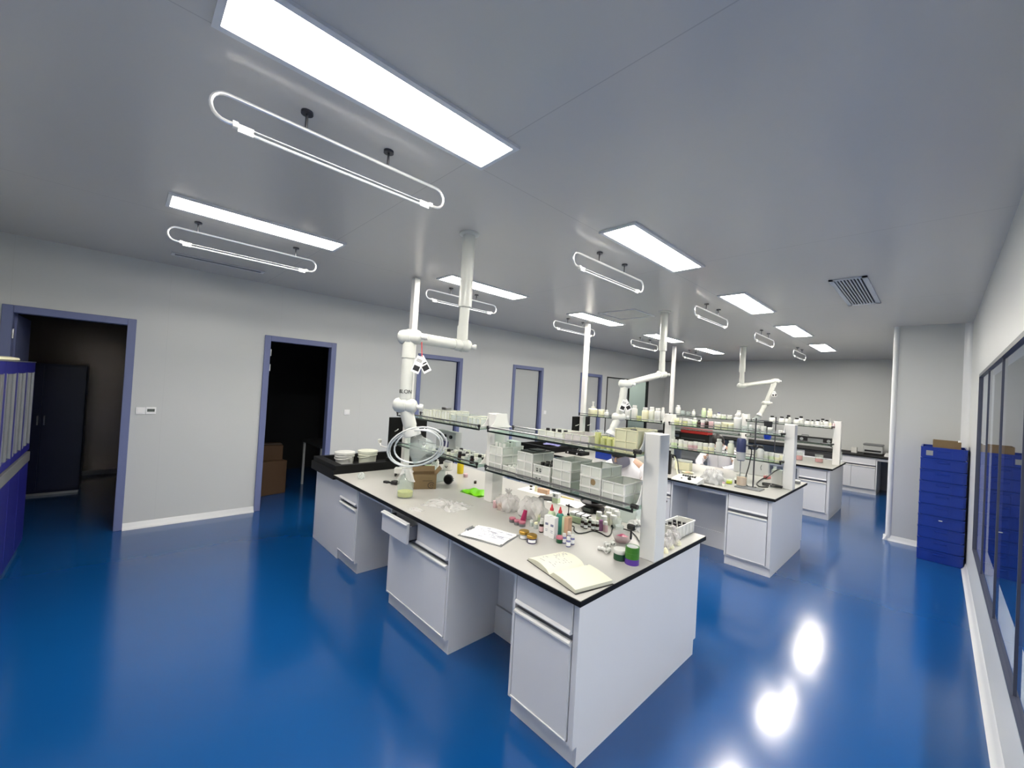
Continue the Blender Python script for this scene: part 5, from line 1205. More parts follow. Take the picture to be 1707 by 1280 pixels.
# ---------------------------------------------------------------- second bench: table top
tt = HB
t = thing('socket_tower', 'black upright socket tower behind the end post of the nearest bench', 'socket', (3.808, 5.382, 0.833), 0.0)
obj('body', MB().box(-0.022, -0.022, 0, 0.022, 0.022, 0.26, 0.004), M['blackplastic'], t)
obj('top_knob', MB().cyl((0, 0, 0.26), (0, 0, 0.30), 0.013, 10), M['blackplastic'], t, True)
t = thing('storage_box', 'cream white box with rounded lid on the second bench left of the seated person', 'box', (3.773, 5.891, 0.833), 0.05)
obj('box_body', MB().box(-0.10, -0.06, 0, 0.10, 0.06, 0.11, 0.008), M['cream'], t)
obj('lid', MB().box(-0.104, -0.064, 0.1105, 0.104, 0.064, 0.135, 0.012), M['white'], t)
t = thing('food_tray', 'cream tray of brown scraps in front of the cream box on the second bench', 'tray', (3.922, 5.675, 0.833), 0.0)
obj('tray', MB().lathe([(0, 0), (0.06, 0), (0.075, 0.02), (0.07, 0.02), (0.055, 0.004), (0, 0.004)], 20), M['cream'], t, True)
obj('contents', MB().lathe([(0, 0.005), (0.05, 0.005), (0.03, 0.02), (0, 0.024)], 9), M['peach'], t)
t = thing('control_unit', 'white keypad unit with black buttons and knob at the front edge of the second bench', 'control unit', (4.156, 5.123, 0.833), -0.02)
obj('case', MB().prism([(-0.10, 0.0), (0.10, 0.0), (0.10, 0.06), (-0.06, 0.035), (-0.10, 0.02)], -0.15, 0.15, 'x'), M['white'], t)
obj('base_strip', MB().box(-0.152, -0.103, 0, 0.152, -0.099, 0.012), M['blackplastic'], t)
for i in range(6):
    obj('button', MB().cyl((-0.075 + 0.027 * i, 0.055, 0.052), (-0.075 + 0.027 * i, 0.05, 0.062), 0.013, 10), M['blackplastic'], t, True)
obj('dial', MB().cyl((0.04, -0.04, 0.035), (0.04, -0.05, 0.058), 0.02, 14), M['blackplastic'], t, True)
obj('button', MB().cyl((-0.05, -0.045, 0.034), (-0.05, -0.05, 0.044), 0.009, 10), M['blackplastic'], t, True)
blob_bag((4.372, 5.325, 0.833), 0.12, 0.085, 0.16, 41, 'bagwhite', 'white crumpled plastic bag at the front of the second bench right of the keypad unit', False)
container('beaker', (4.429, 5.427, 0.833), 0.028, 0.085, 'clear glass beaker with black band right of the white bag', body='glassware', lab=('blackplastic', 0.3, 0.5))
container('vial', (4.504, 5.267, 0.833), 0.016, 0.05, 'small pale vial in front of the banded beaker', body='offwhite', cap='palepink')
container('cup', (4.475, 5.508, 0.833), 0.045, 0.05, 'low dish of lime yellow liquid on the second bench', body='glassware', liquid=('lime', 0.7))
container('jar', (4.534, 5.612, 0.833), 0.024, 0.07, 'dark jar with white lid right of the lime dish', body='amber', cap='white')
def flat(pts): return [Vector((p.x, p.y, max(p.z, HB + 0.002))) for p in smooth(pts)]
# overhead stirrer on a stand
sp = (4.712, 5.461, 0.833)
t = thing('overhead_stirrer', 'overhead stirrer with slate blue motor on a rod stand with dark base plate, second bench', 'stirrer', sp, 0.0)
obj('base_plate', MB().box(-0.13, -0.09, 0, 0.13, 0.09, 0.014, 0.003), M['grey'], t)
obj('stand_rod', MB().cyl((0.028, 0.03, 0.014), (0.028, 0.03, 0.80), 0.008, 10), M['darksteel'], t, True)
obj('clamp_arm', MB().cyl((-0.10, 0.0, 0.48), (0.07, 0.03, 0.48), 0.009, 8).box(0.01, 0.01, 0.465, 0.046, 0.05, 0.497, 0.004).box(0.06, 0.02, 0.465, 0.11, 0.05, 0.495, 0.004), M['blackplastic'], t, True)
mo = obj('motor', MB().lathe([(0, 0.30), (0.038, 0.30), (0.046, 0.33), (0.046, 0.40), (0.05, 0.40), (0.05, 0.53), (0.04, 0.555), (0, 0.56)], 20, o=(-0.10, -0.01, 0)), M['mixer'], t, True)
obj('motor_skirt', MB().lathe([(0.0475, 0.33), (0.0475, 0.40), (0.0, 0.401)], 20, o=(-0.10, -0.01, 0)).lathe([(0.0, 0.295), (0.046, 0.31), (0.0465, 0.33)], 20, o=(-0.10, -0.01, 0)), M['lightgrey'], mo, True)
obj('stirrer_shaft', MB().cyl((-0.10, -0.01, 0.06), (-0.10, -0.01, 0.30), 0.006, 8).cyl((-0.10, -0.01, 0.045), (-0.10, -0.01, 0.06), 0.024, 10), M['steel'], t, True)
obj('cord', MB().tube(smooth([(-0.03, 0.02, 0.47), (0.0, 0.02, 0.42), (-0.02, 0.02, 0.25), (-0.045, 0.02, 0.12), (-0.03, 0.03, 0.02), (0.06, 0.05, 0.018)]), 0.006, 8), M['blackplastic'], t, True)
t = container('beaker', (sp[0] - 0.078, sp[1] - 0.012, HB + 0.0145), 0.055, 0.125, 'cream filled plastic beaker on the stirrer base plate', body='glassware', liquid=('peach', 0.8))
t = thing('cable_coil', 'black power cable coiled beside the stirrer near the end of the second bench', 'cable', (4.851, 5.813, 0.833))
cb = Vector((4.851, 5.813, 0.833))
pts = [(4.955, 5.66, 1.069), (4.918, 5.62, 1.046), (4.647, 6.347, 0.833), (4.679, 5.871, 0.833), (4.762, 5.659, 0.833), (4.831, 5.722, 0.833)]
obj('cord', MB().tube([p - cb + Vector((0, 0, 0.006)) for p in flat(pts)], 0.007, 8), M['blackplastic'], t, True)
obj('coil', MB().tube([(0.09 * math.cos(a) + 0.01 * math.sin(3.1 * a), 0.035 * math.sin(a), 0.01 + 0.0065 * a / 6.28) for a in [k * 0.35 for k in range(64)]], 0.007, 8), M['blackplastic'], t, True)
obj('tie', MB().box(-0.02, -0.04, 0, -0.012, 0.04, 0.03), M['white'], t)
container('cup', (4.66, 6.372, 0.833), 0.045, 0.05, 'bowl of pinkish red liquid behind the coiled cable', body='glassware', liquid=('pinkliq', 0.75))
container('flask', (4.68, 6.629, 0.833), 0.05, 0.14, 'clear conical flask near the end post of the second bench', body='vialglass')
container('flask', (4.766, 6.493, 0.833), 0.038, 0.11, 'second smaller clear conical flask by the end post of the second bench', body='vialglass')
container('jar', (4.852, 6.177, 0.833), 0.025, 0.06, 'dark brown bottle at the foot of the second bench end post', body='amber', cap='grey')
t = thing('small_box', 'small grey box with white top right of the end post of the second bench', 'box', (4.975, 6.395, 0.833))
obj('case', MB().box(-0.035, -0.03, 0, 0.035, 0.03, 0.03, 0.003), M['grey'], t); obj('lid', MB().box(-0.036, -0.031, 0.03, 0.036, 0.031, 0.045, 0.003), M['white'], t)
t = thing('outlet_box', 'white outlet box with grey marks at the base of the second bench end post', 'box', (4.865, 6.0, HB))
obj('case', MB().box(-0.06, -0.05, 0, 0.05, 0.04, 0.19, 0.006), M['post'], t)
t = thing('white_board', 'light grey panel box behind the stirrer on the second bench', 'box', (4.423, 6.544, 0.833), 0.02)
obj('case', MB().box(-0.21, -0.04, 0, 0.21, 0.04, 0.22, 0.006), M['lightgrey'], t)
obj('curled_line', MB().tube([(0.13, -0.042, 0.15), (0.12, -0.043, 0.11), (0.13, -0.042, 0.08)], 0.003, 6), M['ink'], t)
# cables from the second bench middle post
t = thing('power_cable', 'pair of cream and black power cords looping from the middle post of the second bench', 'cable', (3.909, 5.419, 0.833))
cb = Vector((3.909, 5.419, 0.833))
for k, (mm, off) in enumerate((('cream', 0.0), ('blackplastic', 0.018))):
    pts = [(3.656, 5.83, 1.008), (3.721, 5.75, 0.959), (3.909, 5.419, 0.833), (4.062, 5.277, 0.833), (4.075, 5.51, 0.833)]
    obj('cord', MB().tube([p - cb + Vector((off, off, 0.007)) for p in flat(pts)], 0.006, 8), M[mm], t, True)
obj('plug', MB().box(-0.02, -0.02, -0.02, 0.02, 0.02, 0.03, 0.008, mtx=Matrix.Translation(Vector((3.657, 5.83, 1.0)) - cb)), M['blackplastic'], t)
# left half of the second bench seen between the shelves
t = thing('blue_bin', 'bright blue plastic bin on the second bench behind the yellowish crates', 'bin', (2.734, 5.614, 0.833))
obj('bin', MB().box(-0.15, -0.1, 0, 0.15, 0.1, 0.10, 0.006), M['crateblue'], t); obj('rim', MB().box(-0.155, -0.105, 0.1005, 0.155, 0.105, 0.112, 0.003), M['crateblue'], t)
t = thing('gas_burner', 'black two burner stove on the second bench seen above the crates', 'burner', (2.231, 5.536, 0.833))
obj('case', MB().box(-0.16, -0.11, 0, 0.16, 0.11, 0.05, 0.006), M['black'], t)
for s in (-1, 1):
    obj('burner_ring', MB().lathe([(0.03, 0.05), (0.05, 0.05), (0.05, 0.065), (0.03, 0.065), (0.03, 0.05)], 18, o=(s * 0.075, 0, 0)), M['darksteel'], t, True)
    obj('pan_support', MB().tube([(s * 0.075 - 0.06, 0, 0.05), (s * 0.075 - 0.06, 0, 0.09), (s * 0.075 + 0.06, 0, 0.09), (s * 0.075 + 0.06, 0, 0.05)], 0.006, 6).tube([(s * 0.075, -0.06, 0.05), (s * 0.075, -0.06, 0.09), (s * 0.075, 0.06, 0.09), (s * 0.075, 0.06, 0.05)], 0.006, 6), M['blackplastic'], t)
    obj('knob', MB().cyl((s * 0.09, -0.11, 0.028), (s * 0.09, -0.13, 0.028), 0.016, 12), M['steel'], t, True)
film((1.62, 5.75, HB + 0.07), 0.34, 0.5, 0.05, 14, 'crumpled lavender plastic sheet lying in the black sink of the second bench', 'lavfilm', 0.2)
# curved tap on the second bench sink
t = thing('sink_tap', 'white gooseneck tap over the sink of the second bench', 'tap', (1.90, 6.22, HB + 0.084))
obj('pillar', MB().cyl((0, 0, 0), (0, 0, 0.12), 0.018, 12), M['steel'], t, True)
obj('spout', MB().tube([(0, 0, 0.12)] + [(-0.13 + 0.13 * math.cos(a), 0, 0.36 + 0.13 * math.sin(a)) for a in [k * PI / 10 for k in range(11)]] + [(-0.26, 0, 0.30)], 0.011, 10), M['trim'], t, True)
obj('lever', MB().tube([(0, 0, 0.09), (0.0, -0.06, 0.10)], 0.007, 8), M['blackplastic'], t, True)
# red case and laptop like black things on third bench, seen through the second bench rack
t = thing('red_toolbox', 'red and black equipment box standing on the third bench behind the second bench rack', 'equipment box', (2.429, 9.642, 0.833), 0.0)
obj('case', MB().box(-0.33, -0.14, 0, 0.33, 0.14, 0.22, 0.008), M['blackplastic'], t)
obj('red_cover', MB().box(-0.30, -0.145, 0.2205, 0.30, 0.145, 0.33, 0.01), M['redbox'], t)
obj('vent_line', MB().box(-0.28, -0.142, 0.10, 0.25, -0.139, 0.11), M['grey'], t)
t = thing('stirrer_motor', 'second overhead stirrer with blue motor on a rod stand, third bench', 'stirrer', (4.119, 8.66, HB))
obj('base_plate', MB().box(-0.12, -0.09, 0, 0.12, 0.09, 0.014, 0.003), M['grey'], t)
obj('stand_rod', MB().cyl((0.06, 0.03, 0.014), (0.06, 0.03, 0.75), 0.009, 10), M['darksteel'], t, True)
obj('motor', MB().lathe([(0, 0.34), (0.05, 0.34), (0.06, 0.38), (0.06, 0.45), (0.03, 0.47), (0, 0.47)], 18, o=(-0.05, 0, 0)), M['crateblue'], t, True)
obj('upper_housing', MB().lathe([(0, 0.4705), (0.055, 0.4705), (0.07, 0.66), (0, 0.67)], 4, o=(-0.05, 0, 0)), M['dark'], t)
obj('clamp_arm', MB().cyl((-0.02, 0.02, 0.42), (0.22, 0.03, 0.42), 0.012, 8), M['blackplastic'], t, True)
# pink beakers on the third bench
container('beaker', (4.468, 9.104, 0.833), 0.055, 0.15, 'beaker half full of red pink liquid behind the second bench end post', body='glassware', liquid=('pinkliq', 0.55))
container('beaker', (4.748, 9.156, 0.833), 0.06, 0.14, 'square looking beaker of pale pink liquid near the end of the third bench', body='glassware', liquid=('pinkliq', 0.5))
t = thing('homogenizer', 'black instrument with round dials lying on the lower shelf of the third bench', 'instrument', (4.67, 9.22, 1.1605))
obj('case', MB().box(-0.27, -0.06, 0, 0.235, 0.06, 0.11, 0.008), M['blackplastic'], t)
for x in (-0.19, 0.2): obj('dial', MB().cyl((x, -0.06, 0.06), (x, -0.068, 0.06), 0.026, 16), M['silver'], t, True)
obj('handle', MB().tube([(-0.2, 0, 0.11), (-0.2, 0, 0.13), (-0.1, 0, 0.13), (-0.1, 0, 0.11)], 0.007, 8), M['grey'], t, True)
obj('label_panel', MB().box(-0.1, -0.0612, 0.03, 0.12, -0.06, 0.085), M['grey'], t)
t = thing('dark_tray', 'dark metal tray under the lower shelf of the third bench', 'tray', (4.61, 10.171, 0.833))
obj('tray', MB().box(-0.25, -0.06, 0.0, 0.25, 0.06, 0.10, 0.006), M['darksteel'], t)
obj('front_bar', MB().box(-0.25, -0.066, 0.09, 0.25, -0.06, 0.11), M['blackplastic'], t)
tub((4.896, 10.17, 0.833), 0.07, 0.07, 0.15, 'clearp', 'clear plastic cup stack at the end post of the third bench', 0)
# ---------------------------------------------------------------- far wall bench things
def FB(u): return None
t = thing('printer', 'grey and white printer on the far worktop near the pillar', 'printer', (5.18, 12.62, 0.815))
obj('case', MB().box(-0.165, -0.15, 0.03, 0.165, 0.15, 0.19, 0.012), M['lightgrey'], t)
obj('scanner_lid', MB().box(-0.17, -0.155, 0.191, 0.17, 0.155, 0.235, 0.012), M['grey'], t)
obj('paper_slot', MB().box(-0.14, -0.153, 0.06, 0.14, -0.149, 0.1), M['dark'], t)
obj('output_tray', MB().box(-0.14, -0.22, 0.0, 0.14, 0.0, 0.03, 0.004), M['blackplastic'], t)
t = thing('white_box', 'small white box on the far worktop left of the printer', 'box', (4.86, 12.5, 0.815))
obj('box_body', MB().box(-0.05, -0.06, 0, 0.05, 0.06, 0.12, 0.003), M['white'], t)
t = thing('paper_stack', 'stack of white paper on the far worktop right of the printer', 'paper', (5.52, 12.4, 0.815))
for k in range(3): obj('ream', MB().box(-0.14 + 0.01 * k, -0.1, 0.026 * k, 0.14 + 0.01 * k, 0.1, 0.026 * k + 0.025, 0.002), M['paper'], t)
t = thing('desk_cable', 'dark cable with plugs lying on the far worktop beside the third bench end post', 'cable', (4.55, 12.45, 0.815))
obj('cord', MB().tube(smooth([(-0.25, 0.1, 0.14), (-0.15, 0.05, 0.1), (-0.02, 0.0, 0.02), (0.15, -0.02, 0.012), (0.26, -0.03, 0.012)]), 0.009, 8), M['blackplastic'], t, True)
obj('plug', MB().box(-0.06, -0.03, 0.0, 0.02, 0.03, 0.035, 0.008), M['blackplastic'], t)

# ---------------------------------------------------------------- blue crates against the pillar
bw, bd, bh = 0.38, 0.56, 0.1345
def crate_body():
    a, c = bw / 2, bd / 2; e = 0.006
    b = MB()
    b.prism([(-a + 0.006, 0), (a - 0.006, 0), (a, 0.02), (a, bh), (-a, bh), (-a, 0.02)], -c, -c + e, 'y').prism([(-a + 0.006, 0), (a - 0.006, 0), (a, 0.02), (a, bh), (-a, bh), (-a, 0.02)], c - e, c, 'y')
    b.box(-a, -c + e, 0.01, -a + e, c - e, bh).box(a - e, -c + e, 0.01, a, c - e, bh).box(-a + e, -c + e, 0, a - e, c - e, 0.006)
    return b
def crate_rim():
    a, c = bw / 2, bd / 2
    b = MB()
    for z0, z1, q in ((bh - 0.016, bh, 0.008),):
        b.box(-a - q, -c - q, z0, a + q, -c, z1, 0.002).box(-a - q, c, z0, a + q, c + q, z1, 0.002).box(-a - q, -c, z0, -a, c, z1).box(a, -c, z0, a + q, c, z1)
    for x in (-a + 0.015, -0.075, 0.075, a - 0.015): b.box(x - 0.004, -c - 0.006, 0.006, x + 0.004, -c, bh)
    for s in (-1, 1):
        for y in (-c + 0.02, -0.1, 0.1, c - 0.02): b.box(s * a - (0.006 if s < 0 else 0), y - 0.004, 0.006, s * a + (0.006 if s > 0 else 0), y + 0.004, bh)
    return b
def crate_grip(): return MB().box(-0.055, -bd / 2 - 0.012, bh * 0.62, 0.055, -bd / 2, bh * 0.74, 0.004)
for k in range(10):
    t = thing('blue_crate', 'deep blue plastic crate by the pillar, %s' % ['bottom one of the tall stack', 'second from the bottom of the stack', 'third from the bottom of the stack', 'fourth from the bottom of the stack', 'fifth from the bottom of the stack', 'sixth from the bottom of the stack', 'seventh from the bottom of the stack', 'third from the top of the stack', 'second from the top of the stack', 'topmost of the tall stack, with a pale label'][k], 'crate', (6.226, 7.785, 0.001 + k * (bh + 0.005)), 0, 'stacked blue crates')
    obj('crate_body', cached('bcb', crate_body, M['crateblue'], False), M['crateblue'], t)
    obj('rim_and_ribs', cached('bcr', crate_rim, M['crateblue'], False), None, t)
    obj('hand_grip', cached('bcg', crate_grip, M['crateblue'], False), None, t)
    if k == 9: obj('paper_label', MB().box(-0.15, -bd / 2 - 0.0015, 0.03, -0.09, -bd / 2, 0.09), M['silver'], t)
    if k == 3: obj('paper_label', MB().box(-0.02, -bd / 2 - 0.0135, bh * 0.64, 0.012, -bd / 2 - 0.012, bh * 0.72), M['paper'], t)
t = thing('cardboard_flat', 'open brown cardboard box standing in the topmost blue crate', 'box', (6.25, 7.80, 9 * (bh + 0.005) + 0.009))
obj('box_body', MB().box(-0.12, -0.16, 0, 0.12, -0.156, 0.205).box(-0.12, 0.156, 0, 0.12, 0.16, 0.205).box(-0.12, -0.156, 0, -0.116, 0.156, 0.205).box(0.116, -0.156, 0, 0.12, 0.156, 0.205).box(-0.116, -0.156, 0, 0.116, 0.156, 0.004), M['card'], t)
obj('white_lining', MB().box(0.10, -0.15, 0.15, 0.115, 0.15, 0.215), M['paper'], t)

# ---------------------------------------------------------------- blue glazed cabinet at the left edge
cx1 = 1.75; cx0 = 0.13; cy = -0.35; cyb = -0.88; ch = 1.785
t = thing('glazed_cabinet', 'tall royal blue cabinet with glazed upper doors at the far left edge', 'cabinet', ((cx0 + cx1) / 2, cy, 0))
hw = (cx1 - cx0) / 2; D = cyb - cy
b = MB().box(-hw, D, 0.06, -hw + 0.02, -0.02, ch).box(hw - 0.02, D, 0.06, hw, -0.02, ch).box(-hw, D, 0.06, hw, D + 0.02, ch).box(-hw, D, ch - 0.02, hw, -0.02, ch).box(-hw, D, 0.06, hw, -0.02, 0.08).box(-hw, D, 0.93, hw, -0.02, 0.95).box(-hw, D, 1.35, hw, -0.05, 1.36)
obj('carcass', b, M['cabblue'], t)
obj('plinth', MB().box(-hw, D, 0, hw, -0.03, 0.06), M['silver'], t)
obj('top_edge', MB().box(-hw - 0.004, D, ch, hw + 0.004, 0.004, ch + 0.008), M['silver'], t)
obj('strip', MB().box(-hw, -0.02, 0.84, hw, 0.008, 0.93, 0.003), M['silver'], t)
dw = (2 * hw) / 3.6
xx = -hw
for k in range(4):
    a = xx + k * dw; c = min(a + dw, hw)
    if c - a < 0.05: break
    b = MB().box(a + 0.003, -0.02, 1.69, c - 0.003, 0, ch - 0.003).box(a + 0.003, -0.02, 0.95, c - 0.003, 0, 1.015).box(a + 0.003, -0.02, 1.015, a + 0.05, 0, 1.69).box(c - 0.05, -0.02, 1.015, c - 0.003, 0, 1.69)
    d = obj('glazed_door', b, M['cabblue'], t)
    obj('pane', MB().box(a + 0.05, -0.012, 1.015, c - 0.05, -0.008, 1.69), M['pane2'], d)
    obj('glazing_bar', MB().box((a + c) / 2 - 0.02, -0.016, 1.015, (a + c) / 2 + 0.02, 0.002, 1.69).box(a + 0.045, -0.014, 1.01, a + 0.062, 0.003, 1.695).box(c - 0.062, -0.014, 1.01, c - 0.045, 0.003, 1.695), M['silver'], d)
    obj('lower_door', MB().box(a + 0.003, -0.02, 0.08, c - 0.003, 0, 0.835, 0.002), M['cabblue'], t)
    for z in (): obj('handle', MB().tube([(c - 0.03, 0, z), (c - 0.03, 0.03, z), (c - 0.03, 0.03, z + 0.09), (c - 0.03, 0, z + 0.09)], 0.005, 8), M['steel'], t, True)
t2 = thing('round_tray', 'cream white round tray lying on top of the royal blue cabinet', 'lid', (0.95, -0.52, ch + 0.0085))
obj('lid', MB().lathe([(0, 0), (0.16, 0), (0.17, 0.006), (0.165, 0.022), (0.12, 0.03), (0, 0.03)], 28), M['cream'], t2, True)
# things in the dark rooms
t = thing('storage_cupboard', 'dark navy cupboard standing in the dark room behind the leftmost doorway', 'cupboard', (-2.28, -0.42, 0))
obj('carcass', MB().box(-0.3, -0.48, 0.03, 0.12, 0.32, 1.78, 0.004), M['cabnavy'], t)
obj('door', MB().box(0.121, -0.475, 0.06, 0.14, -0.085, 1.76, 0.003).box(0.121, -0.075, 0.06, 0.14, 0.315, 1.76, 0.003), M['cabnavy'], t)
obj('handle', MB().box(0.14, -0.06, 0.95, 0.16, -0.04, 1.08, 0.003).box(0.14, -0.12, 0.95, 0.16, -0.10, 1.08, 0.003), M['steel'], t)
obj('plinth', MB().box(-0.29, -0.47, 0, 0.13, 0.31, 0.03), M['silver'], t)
def carton2(p, w, d, h, rz, label):
    t = thing('cardboard_box', label, 'box', p, rz)
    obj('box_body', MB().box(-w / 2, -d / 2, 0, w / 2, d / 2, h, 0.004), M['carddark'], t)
    obj('tape_strip', MB().box(-0.03, -d / 2 - 0.001, 0, 0.03, d / 2 + 0.001, h + 0.001), M['grey'], t)
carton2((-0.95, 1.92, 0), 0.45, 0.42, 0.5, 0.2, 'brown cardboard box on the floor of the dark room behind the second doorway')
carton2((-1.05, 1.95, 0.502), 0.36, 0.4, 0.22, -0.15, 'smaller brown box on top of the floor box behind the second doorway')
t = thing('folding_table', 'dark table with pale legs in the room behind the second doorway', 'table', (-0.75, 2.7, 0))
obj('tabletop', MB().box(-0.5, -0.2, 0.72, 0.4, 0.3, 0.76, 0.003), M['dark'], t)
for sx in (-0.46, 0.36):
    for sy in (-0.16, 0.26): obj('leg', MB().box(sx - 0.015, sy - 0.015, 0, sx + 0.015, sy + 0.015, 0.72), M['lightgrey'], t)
# dim blue cabinet in the lit room beyond the glazed door
t = thing('blue_cupboard', 'blue cupboard in the lit room seen through the far glazed door', 'cupboard', (-1.25, 11.2, 0))
obj('carcass', MB().box(-0.25, -0.75, 0, 0.2, 0.75, 1.42, 0.004), M['cabblue'], t)
obj('door', MB().box(0.201, -0.74, 0.04, 0.218, -0.255, 1.38, 0.002).box(0.201, -0.245, 0.04, 0.218, 0.245, 1.38, 0.002).box(0.201, 0.255, 0.04, 0.218, 0.74, 1.38, 0.002), M['cabblue'], t)
t = thing('ceiling_light', 'lit ceiling panel in the side room behind the far glazed door', 'ceiling light', (-0.85, 10.9, H))
obj('light_frame', MB().box(-0.16, -0.62, -0.014, -0.126, 0.62, 0).box(0.126, -0.62, -0.014, 0.16, 0.62, 0), M['trim'], t)
obj('diffuser', MB().box(-0.125, -0.6, -0.01, 0.125, 0.6, -0.004), M['lamp'], t)

# ---------------------------------------------------------------- people
def skin_mesh(name, nodes, edges, m, parent=None, roots=(0,), sub=2):
    me = bpy.data.meshes.new(name); me.from_pydata([n[0] for n in nodes], edges, []); me.materials.append(m)
    o = bpy.data.objects.new(name, me); COL.objects.link(o)
    md = o.modifiers.new('skin', 'SKIN'); md.use_smooth_shade = True
    if not me.skin_vertices: me.attributes  # layer is made with the modifier
    sv = me.skin_vertices[0].data
    for i, n in enumerate(nodes):
        r = n[1]; sv[i].radius = r if isinstance(r, tuple) else (r, r); sv[i].use_root = i in roots
    s = o.modifiers.new('smooth', 'SUBSURF'); s.levels = sub; s.render_levels = sub
    if parent: o.parent = parent
    return o
def seated_person(loc, rz, label, masked, hands, bow=0.35, arm=0.0):
    t = thing('person', label, 'person', loc, rz)
    RB = Matrix.Translation((0, -0.105, 1.19)) @ Matrix.Rotation(bow, 4, 'X') @ Matrix.Translation((0, 0.105, -1.19))
    def hb(p): return tuple(RB @ Vector(p))
    def mb_bow(m):
        for v in m.bm.verts: v.co = RB @ v.co
        return m
    N = []; E = []; roots = [0]
    def add(p, r, par=None):
        N.append((p, r)); i = len(N) - 1
        if par is not None: E.append((par, i))
        return i
    pel = add((0, 0.03, 0.70), (0.125, 0.10)); sp = add((0, 0.02, 0.86), (0.10, 0.075), pel); chs = add((0, -0.03, 1.03), (0.11, 0.08), sp)
    up = add((0, -0.08, 1.14), (0.10, 0.08), chs); nk = add((0, -0.115, 1.205), 0.052, up)
    j = add(hb((0, -0.14, 1.255)), (0.062, 0.066), nk); hd = add(hb((0, -0.155, 1.325)), (0.078, 0.092), j); tp = add(hb((0, -0.15, 1.395)), (0.066, 0.08), hd)
    for s in (-1, 1):
        sh = add((s * 0.175, -0.06, 1.115), 0.062, up); el = add((s * 0.265, -0.20, 0.93), 0.043, sh)
        fw = add((s * 0.20, -0.34, 0.895), 0.037, el); wr = add((s * 0.13, -0.44, 0.885), (0.026, 0.026), fw)
        pm = add((s * 0.10, -0.495, 0.885), (0.036, 0.020), wr); pk = add((s * 0.085, -0.53, 0.885), (0.038, 0.016), pm)
        for k in range(4):
            x = s * (0.085 + (k - 1.5) * 0.0185); L = (0.062, 0.074, 0.078, 0.068)[k] if s < 0 else (0.068, 0.078, 0.074, 0.062)[k]
            N.append(((x, -0.53, 0.888), 0.0095)); a = len(N) - 1; roots.append(a)
            b1 = add((x * 1.0, -0.53 - L * 0.5, 0.884), 0.009, a); add((x * 0.98, -0.53 - L * 0.92, 0.868), 0.0075, b1)
        N.append(((s * 0.075, -0.475, 0.888), 0.011)); a = len(N) - 1; roots.append(a)
        b1 = add((s * 0.045, -0.51, 0.884), 0.010, a); add((s * 0.04, -0.545, 0.876), 0.0085, b1)
        th = add((s * 0.10, -0.02, 0.69), 0.085, pel); kn = add((s * 0.13, -0.40, 0.68), 0.06, th)
        cf = add((s * 0.13, -0.37, 0.50), 0.054, kn); an = add((s * 0.13, -0.33, 0.31), 0.038, cf); to = add((s * 0.135, -0.45, 0.275), (0.042, 0.028), an)
    body = skin_mesh('body', N, E, M['skin'], t, roots)
    # face parts
    hc = Vector((0, -0.155, 1.335))
    for s in (-1, 1):
        obj('eye', mb_bow(MB().lathe([(0, -0.008), (0.007, -0.004), (0.009, 0.003), (0.0, 0.009)], 10, o=(s * 0.031, -0.243, 1.342))), M['eye'], t, True)
        obj('ear', mb_bow(MB().lathe([(0, -0.028), (0.012, -0.02), (0.014, 0.01), (0.006, 0.026), (0, 0.028)], 10, o=(s * 0.079, -0.145, 1.325))), M['skin'], t, True)
    obj('nose', mb_bow(MB().tube([(0, -0.236, 1.345), (0, -0.252, 1.32), (0, -0.262, 1.304), (0, -0.245, 1.298)], [0.008, 0.011, 0.014, 0.010], 10)), M['skin'], t, True)
    if masked:
        def f(u, v):
            a = (u - 0.5) * 2.7; z = 1.215 + 0.115 * v; r = 0.088 + 0.014 * math.sin(PI * v) - 0.004 * abs(a)
            return (r * math.sin(a) * 0.95, -0.155 - r * math.cos(a) * 1.14, z)
        mk = MB().grid(f, 16, 8)
        obj('face_mask', mb_bow(mk), M['mask'], t, True)
    else:
        obj('mouth', mb_bow(MB().tube([(-0.022, -0.236, 1.275), (0, -0.243, 1.274), (0.022, -0.236, 1.275)], [0.003, 0.005, 0.003], 8)), M['lip'], t, True)
    def f(u, v):
        a = u * 2 * PI; ph = v * (PI * (0.52 + 0.16 * (0.5 + 0.5 * math.cos(a - PI / 2))))
        return (0.090 * math.sin(ph) * math.cos(a), -0.148 + 0.104 * math.sin(ph) * math.sin(a), 1.345 + 0.108 * math.cos(ph))
    obj('hair', mb_bow(MB().grid(f, 24, 12)), M['hair'], t, True)
    # lab coat: torso, skirt and sleeves follow the body
    cb = MB(); R = [(0.60, -0.03, 0.21, 0.19), (0.70, 0.0, 0.205, 0.172), (0.80, 0.0, 0.192, 0.155), (0.90, -0.01, 0.19, 0.145), (1.00, -0.04, 0.198, 0.14), (1.07, -0.055, 0.20, 0.132), (1.12, -0.07, 0.178, 0.118), (1.16, -0.085, 0.125, 0.098), (1.19, -0.10, 0.085, 0.08), (1.225, -0.112, 0.075, 0.074), (1.22, -0.112, 0.064, 0.064)]
    def cg(u, v):
        k = min(int(v * (len(R) - 1) + 1e-6), len(R) - 1); z, cy, rx, ry = R[k]; a = 2 * PI * u
        return (rx * math.cos(a) * (1 + 0.015 * math.sin(9 * a + z * 14)), cy + ry * math.sin(a) * (1 + 0.02 * math.sin(7 * a + z * 11)), z)
    cb.grid(cg, 32, len(R) - 1)
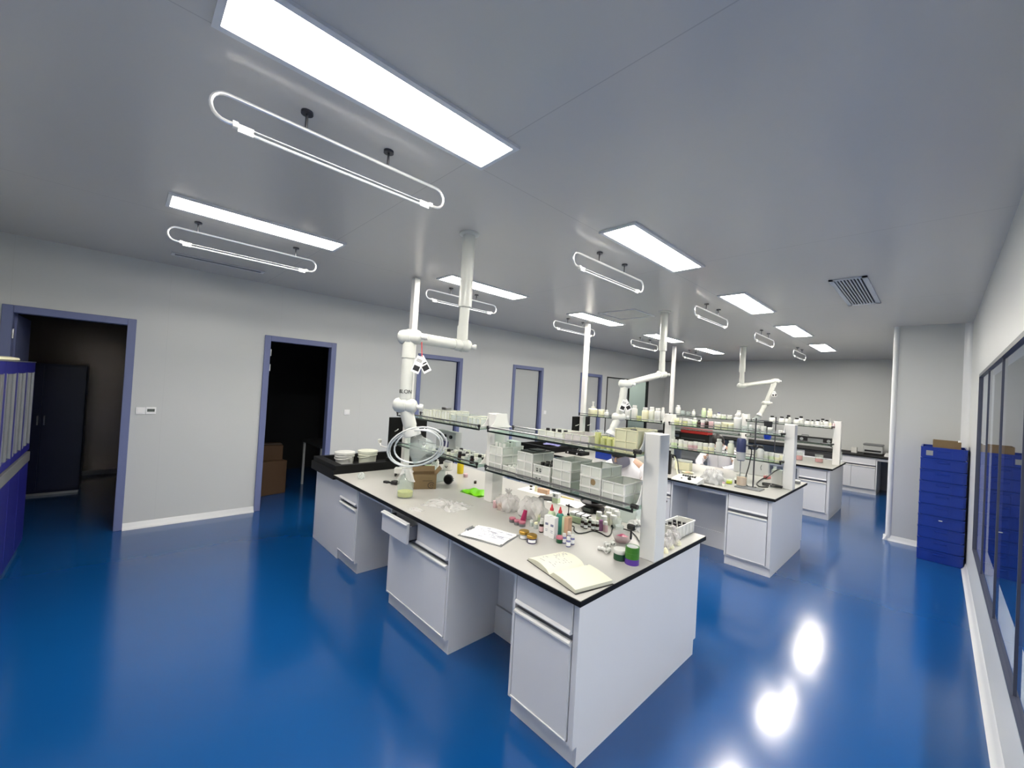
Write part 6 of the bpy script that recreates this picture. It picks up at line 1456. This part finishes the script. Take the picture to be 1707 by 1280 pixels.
    for s in (-1, 1):
        sl = smooth([(s * 0.11, -0.06, 1.095), (s * 0.175, -0.065, 1.10), (s * 0.235, -0.12, 1.02), (s * 0.268, -0.20, 0.935), (s * 0.215, -0.32, 0.90), (s * 0.145, -0.415, 0.888)], 5)
        n = len(sl)
        cb.tube(sl, [0.078 - 0.034 * (i / (n - 1)) + 0.003 * math.sin(i * 2.1) for i in range(n)], 16)
        th = smooth([(s * 0.10, -0.02, 0.69), (s * 0.12, -0.15, 0.69), (s * 0.13, -0.30, 0.685)], 5)
        cb.tube(th, [0.115 - 0.002 * i for i in range(len(th))], 16)
    bmesh.ops.remove_doubles(cb.bm, verts=cb.bm.verts, dist=0.0005)
    cm = obj('lab_coat', cb, M['coat'], t, True)
    obj('button_line', MB().tube(smooth([(0, -0.163, 0.85), (0, -0.168, 0.95), (0, -0.188, 1.04), (0, -0.187, 1.12)], 4), 0.004, 6), M['lightgrey'], cm, True)
    N3 = []; E3 = []
    for s in (-1, 1):
        b0 = len(N3)
        N3 += [((s * 0.10, 0.0, 0.69), 0.10), ((s * 0.13, -0.40, 0.68), 0.072), ((s * 0.13, -0.37, 0.50), 0.066), ((s * 0.13, -0.335, 0.335), 0.056)]
        E3 += [(b0, b0 + 1), (b0 + 1, b0 + 2), (b0 + 2, b0 + 3)]
    skin_mesh('trousers', N3, E3, M["trousers"], t, (0, 4))
    return t
def stool(loc, rz, label, dz=0.0):
    t = thing('lab_stool', label, 'stool', loc, rz, 'lab stools')
    obj('seat', MB().lathe([(0, 0.535 - dz), (0.16, 0.535 - dz), (0.175, 0.55 - dz), (0.165, 0.578 - dz), (0, 0.582 - dz)], 24), M['blackplastic'], t, True)
    obj('pole', MB().cyl((0, 0, 0.06), (0, 0, 0.535 - dz), 0.025, 14), M['steel'], t, True)
    obj('foot_ring', MB().tube([(0.36 * math.cos(a), 0.36 * math.sin(a), 0.225 - dz) for a in [k * PI / 14 for k in range(28)]], 0.012, 8, closed=True).cyl((-0.36, 0, 0.225 - dz), (0.36, 0, 0.225 - dz), 0.008, 8).cyl((0, -0.36, 0.225 - dz), (0, 0.36, 0.225 - dz), 0.008, 8), M['steel'], t, True)
    for k in range(5):
        a = k * 2 * PI / 5
        obj('leg', MB().tube([(0, 0, 0.06), (0.26 * math.cos(a), 0.26 * math.sin(a), 0.02)], [0.022, 0.014], 8).cyl((0.26 * math.cos(a), 0.26 * math.sin(a), 0), (0.26 * math.cos(a), 0.26 * math.sin(a), 0.025), 0.022, 10), M['blackplastic'], t, True)
q = (4.138, 3.72, 1.316)
seated_person((q[0], 3.87, 0.0), 0.0, 'person in a white lab coat and grey face mask, head bowed behind the frosted crates', True, True, 0.6)
stool((q[0], 3.89, 0), 0.0, 'black lab stool under the person behind the nearest bench')
q = (3.833, 7.0, 0.862)
seated_person((q[0], 7.17, -0.10), 0.0, 'person in a white lab coat seated at the far side of the second bench', False, True, 0.55)
stool((q[0], 7.19, 0), 0.0, 'black lab stool under the person at the second bench', 0.10)
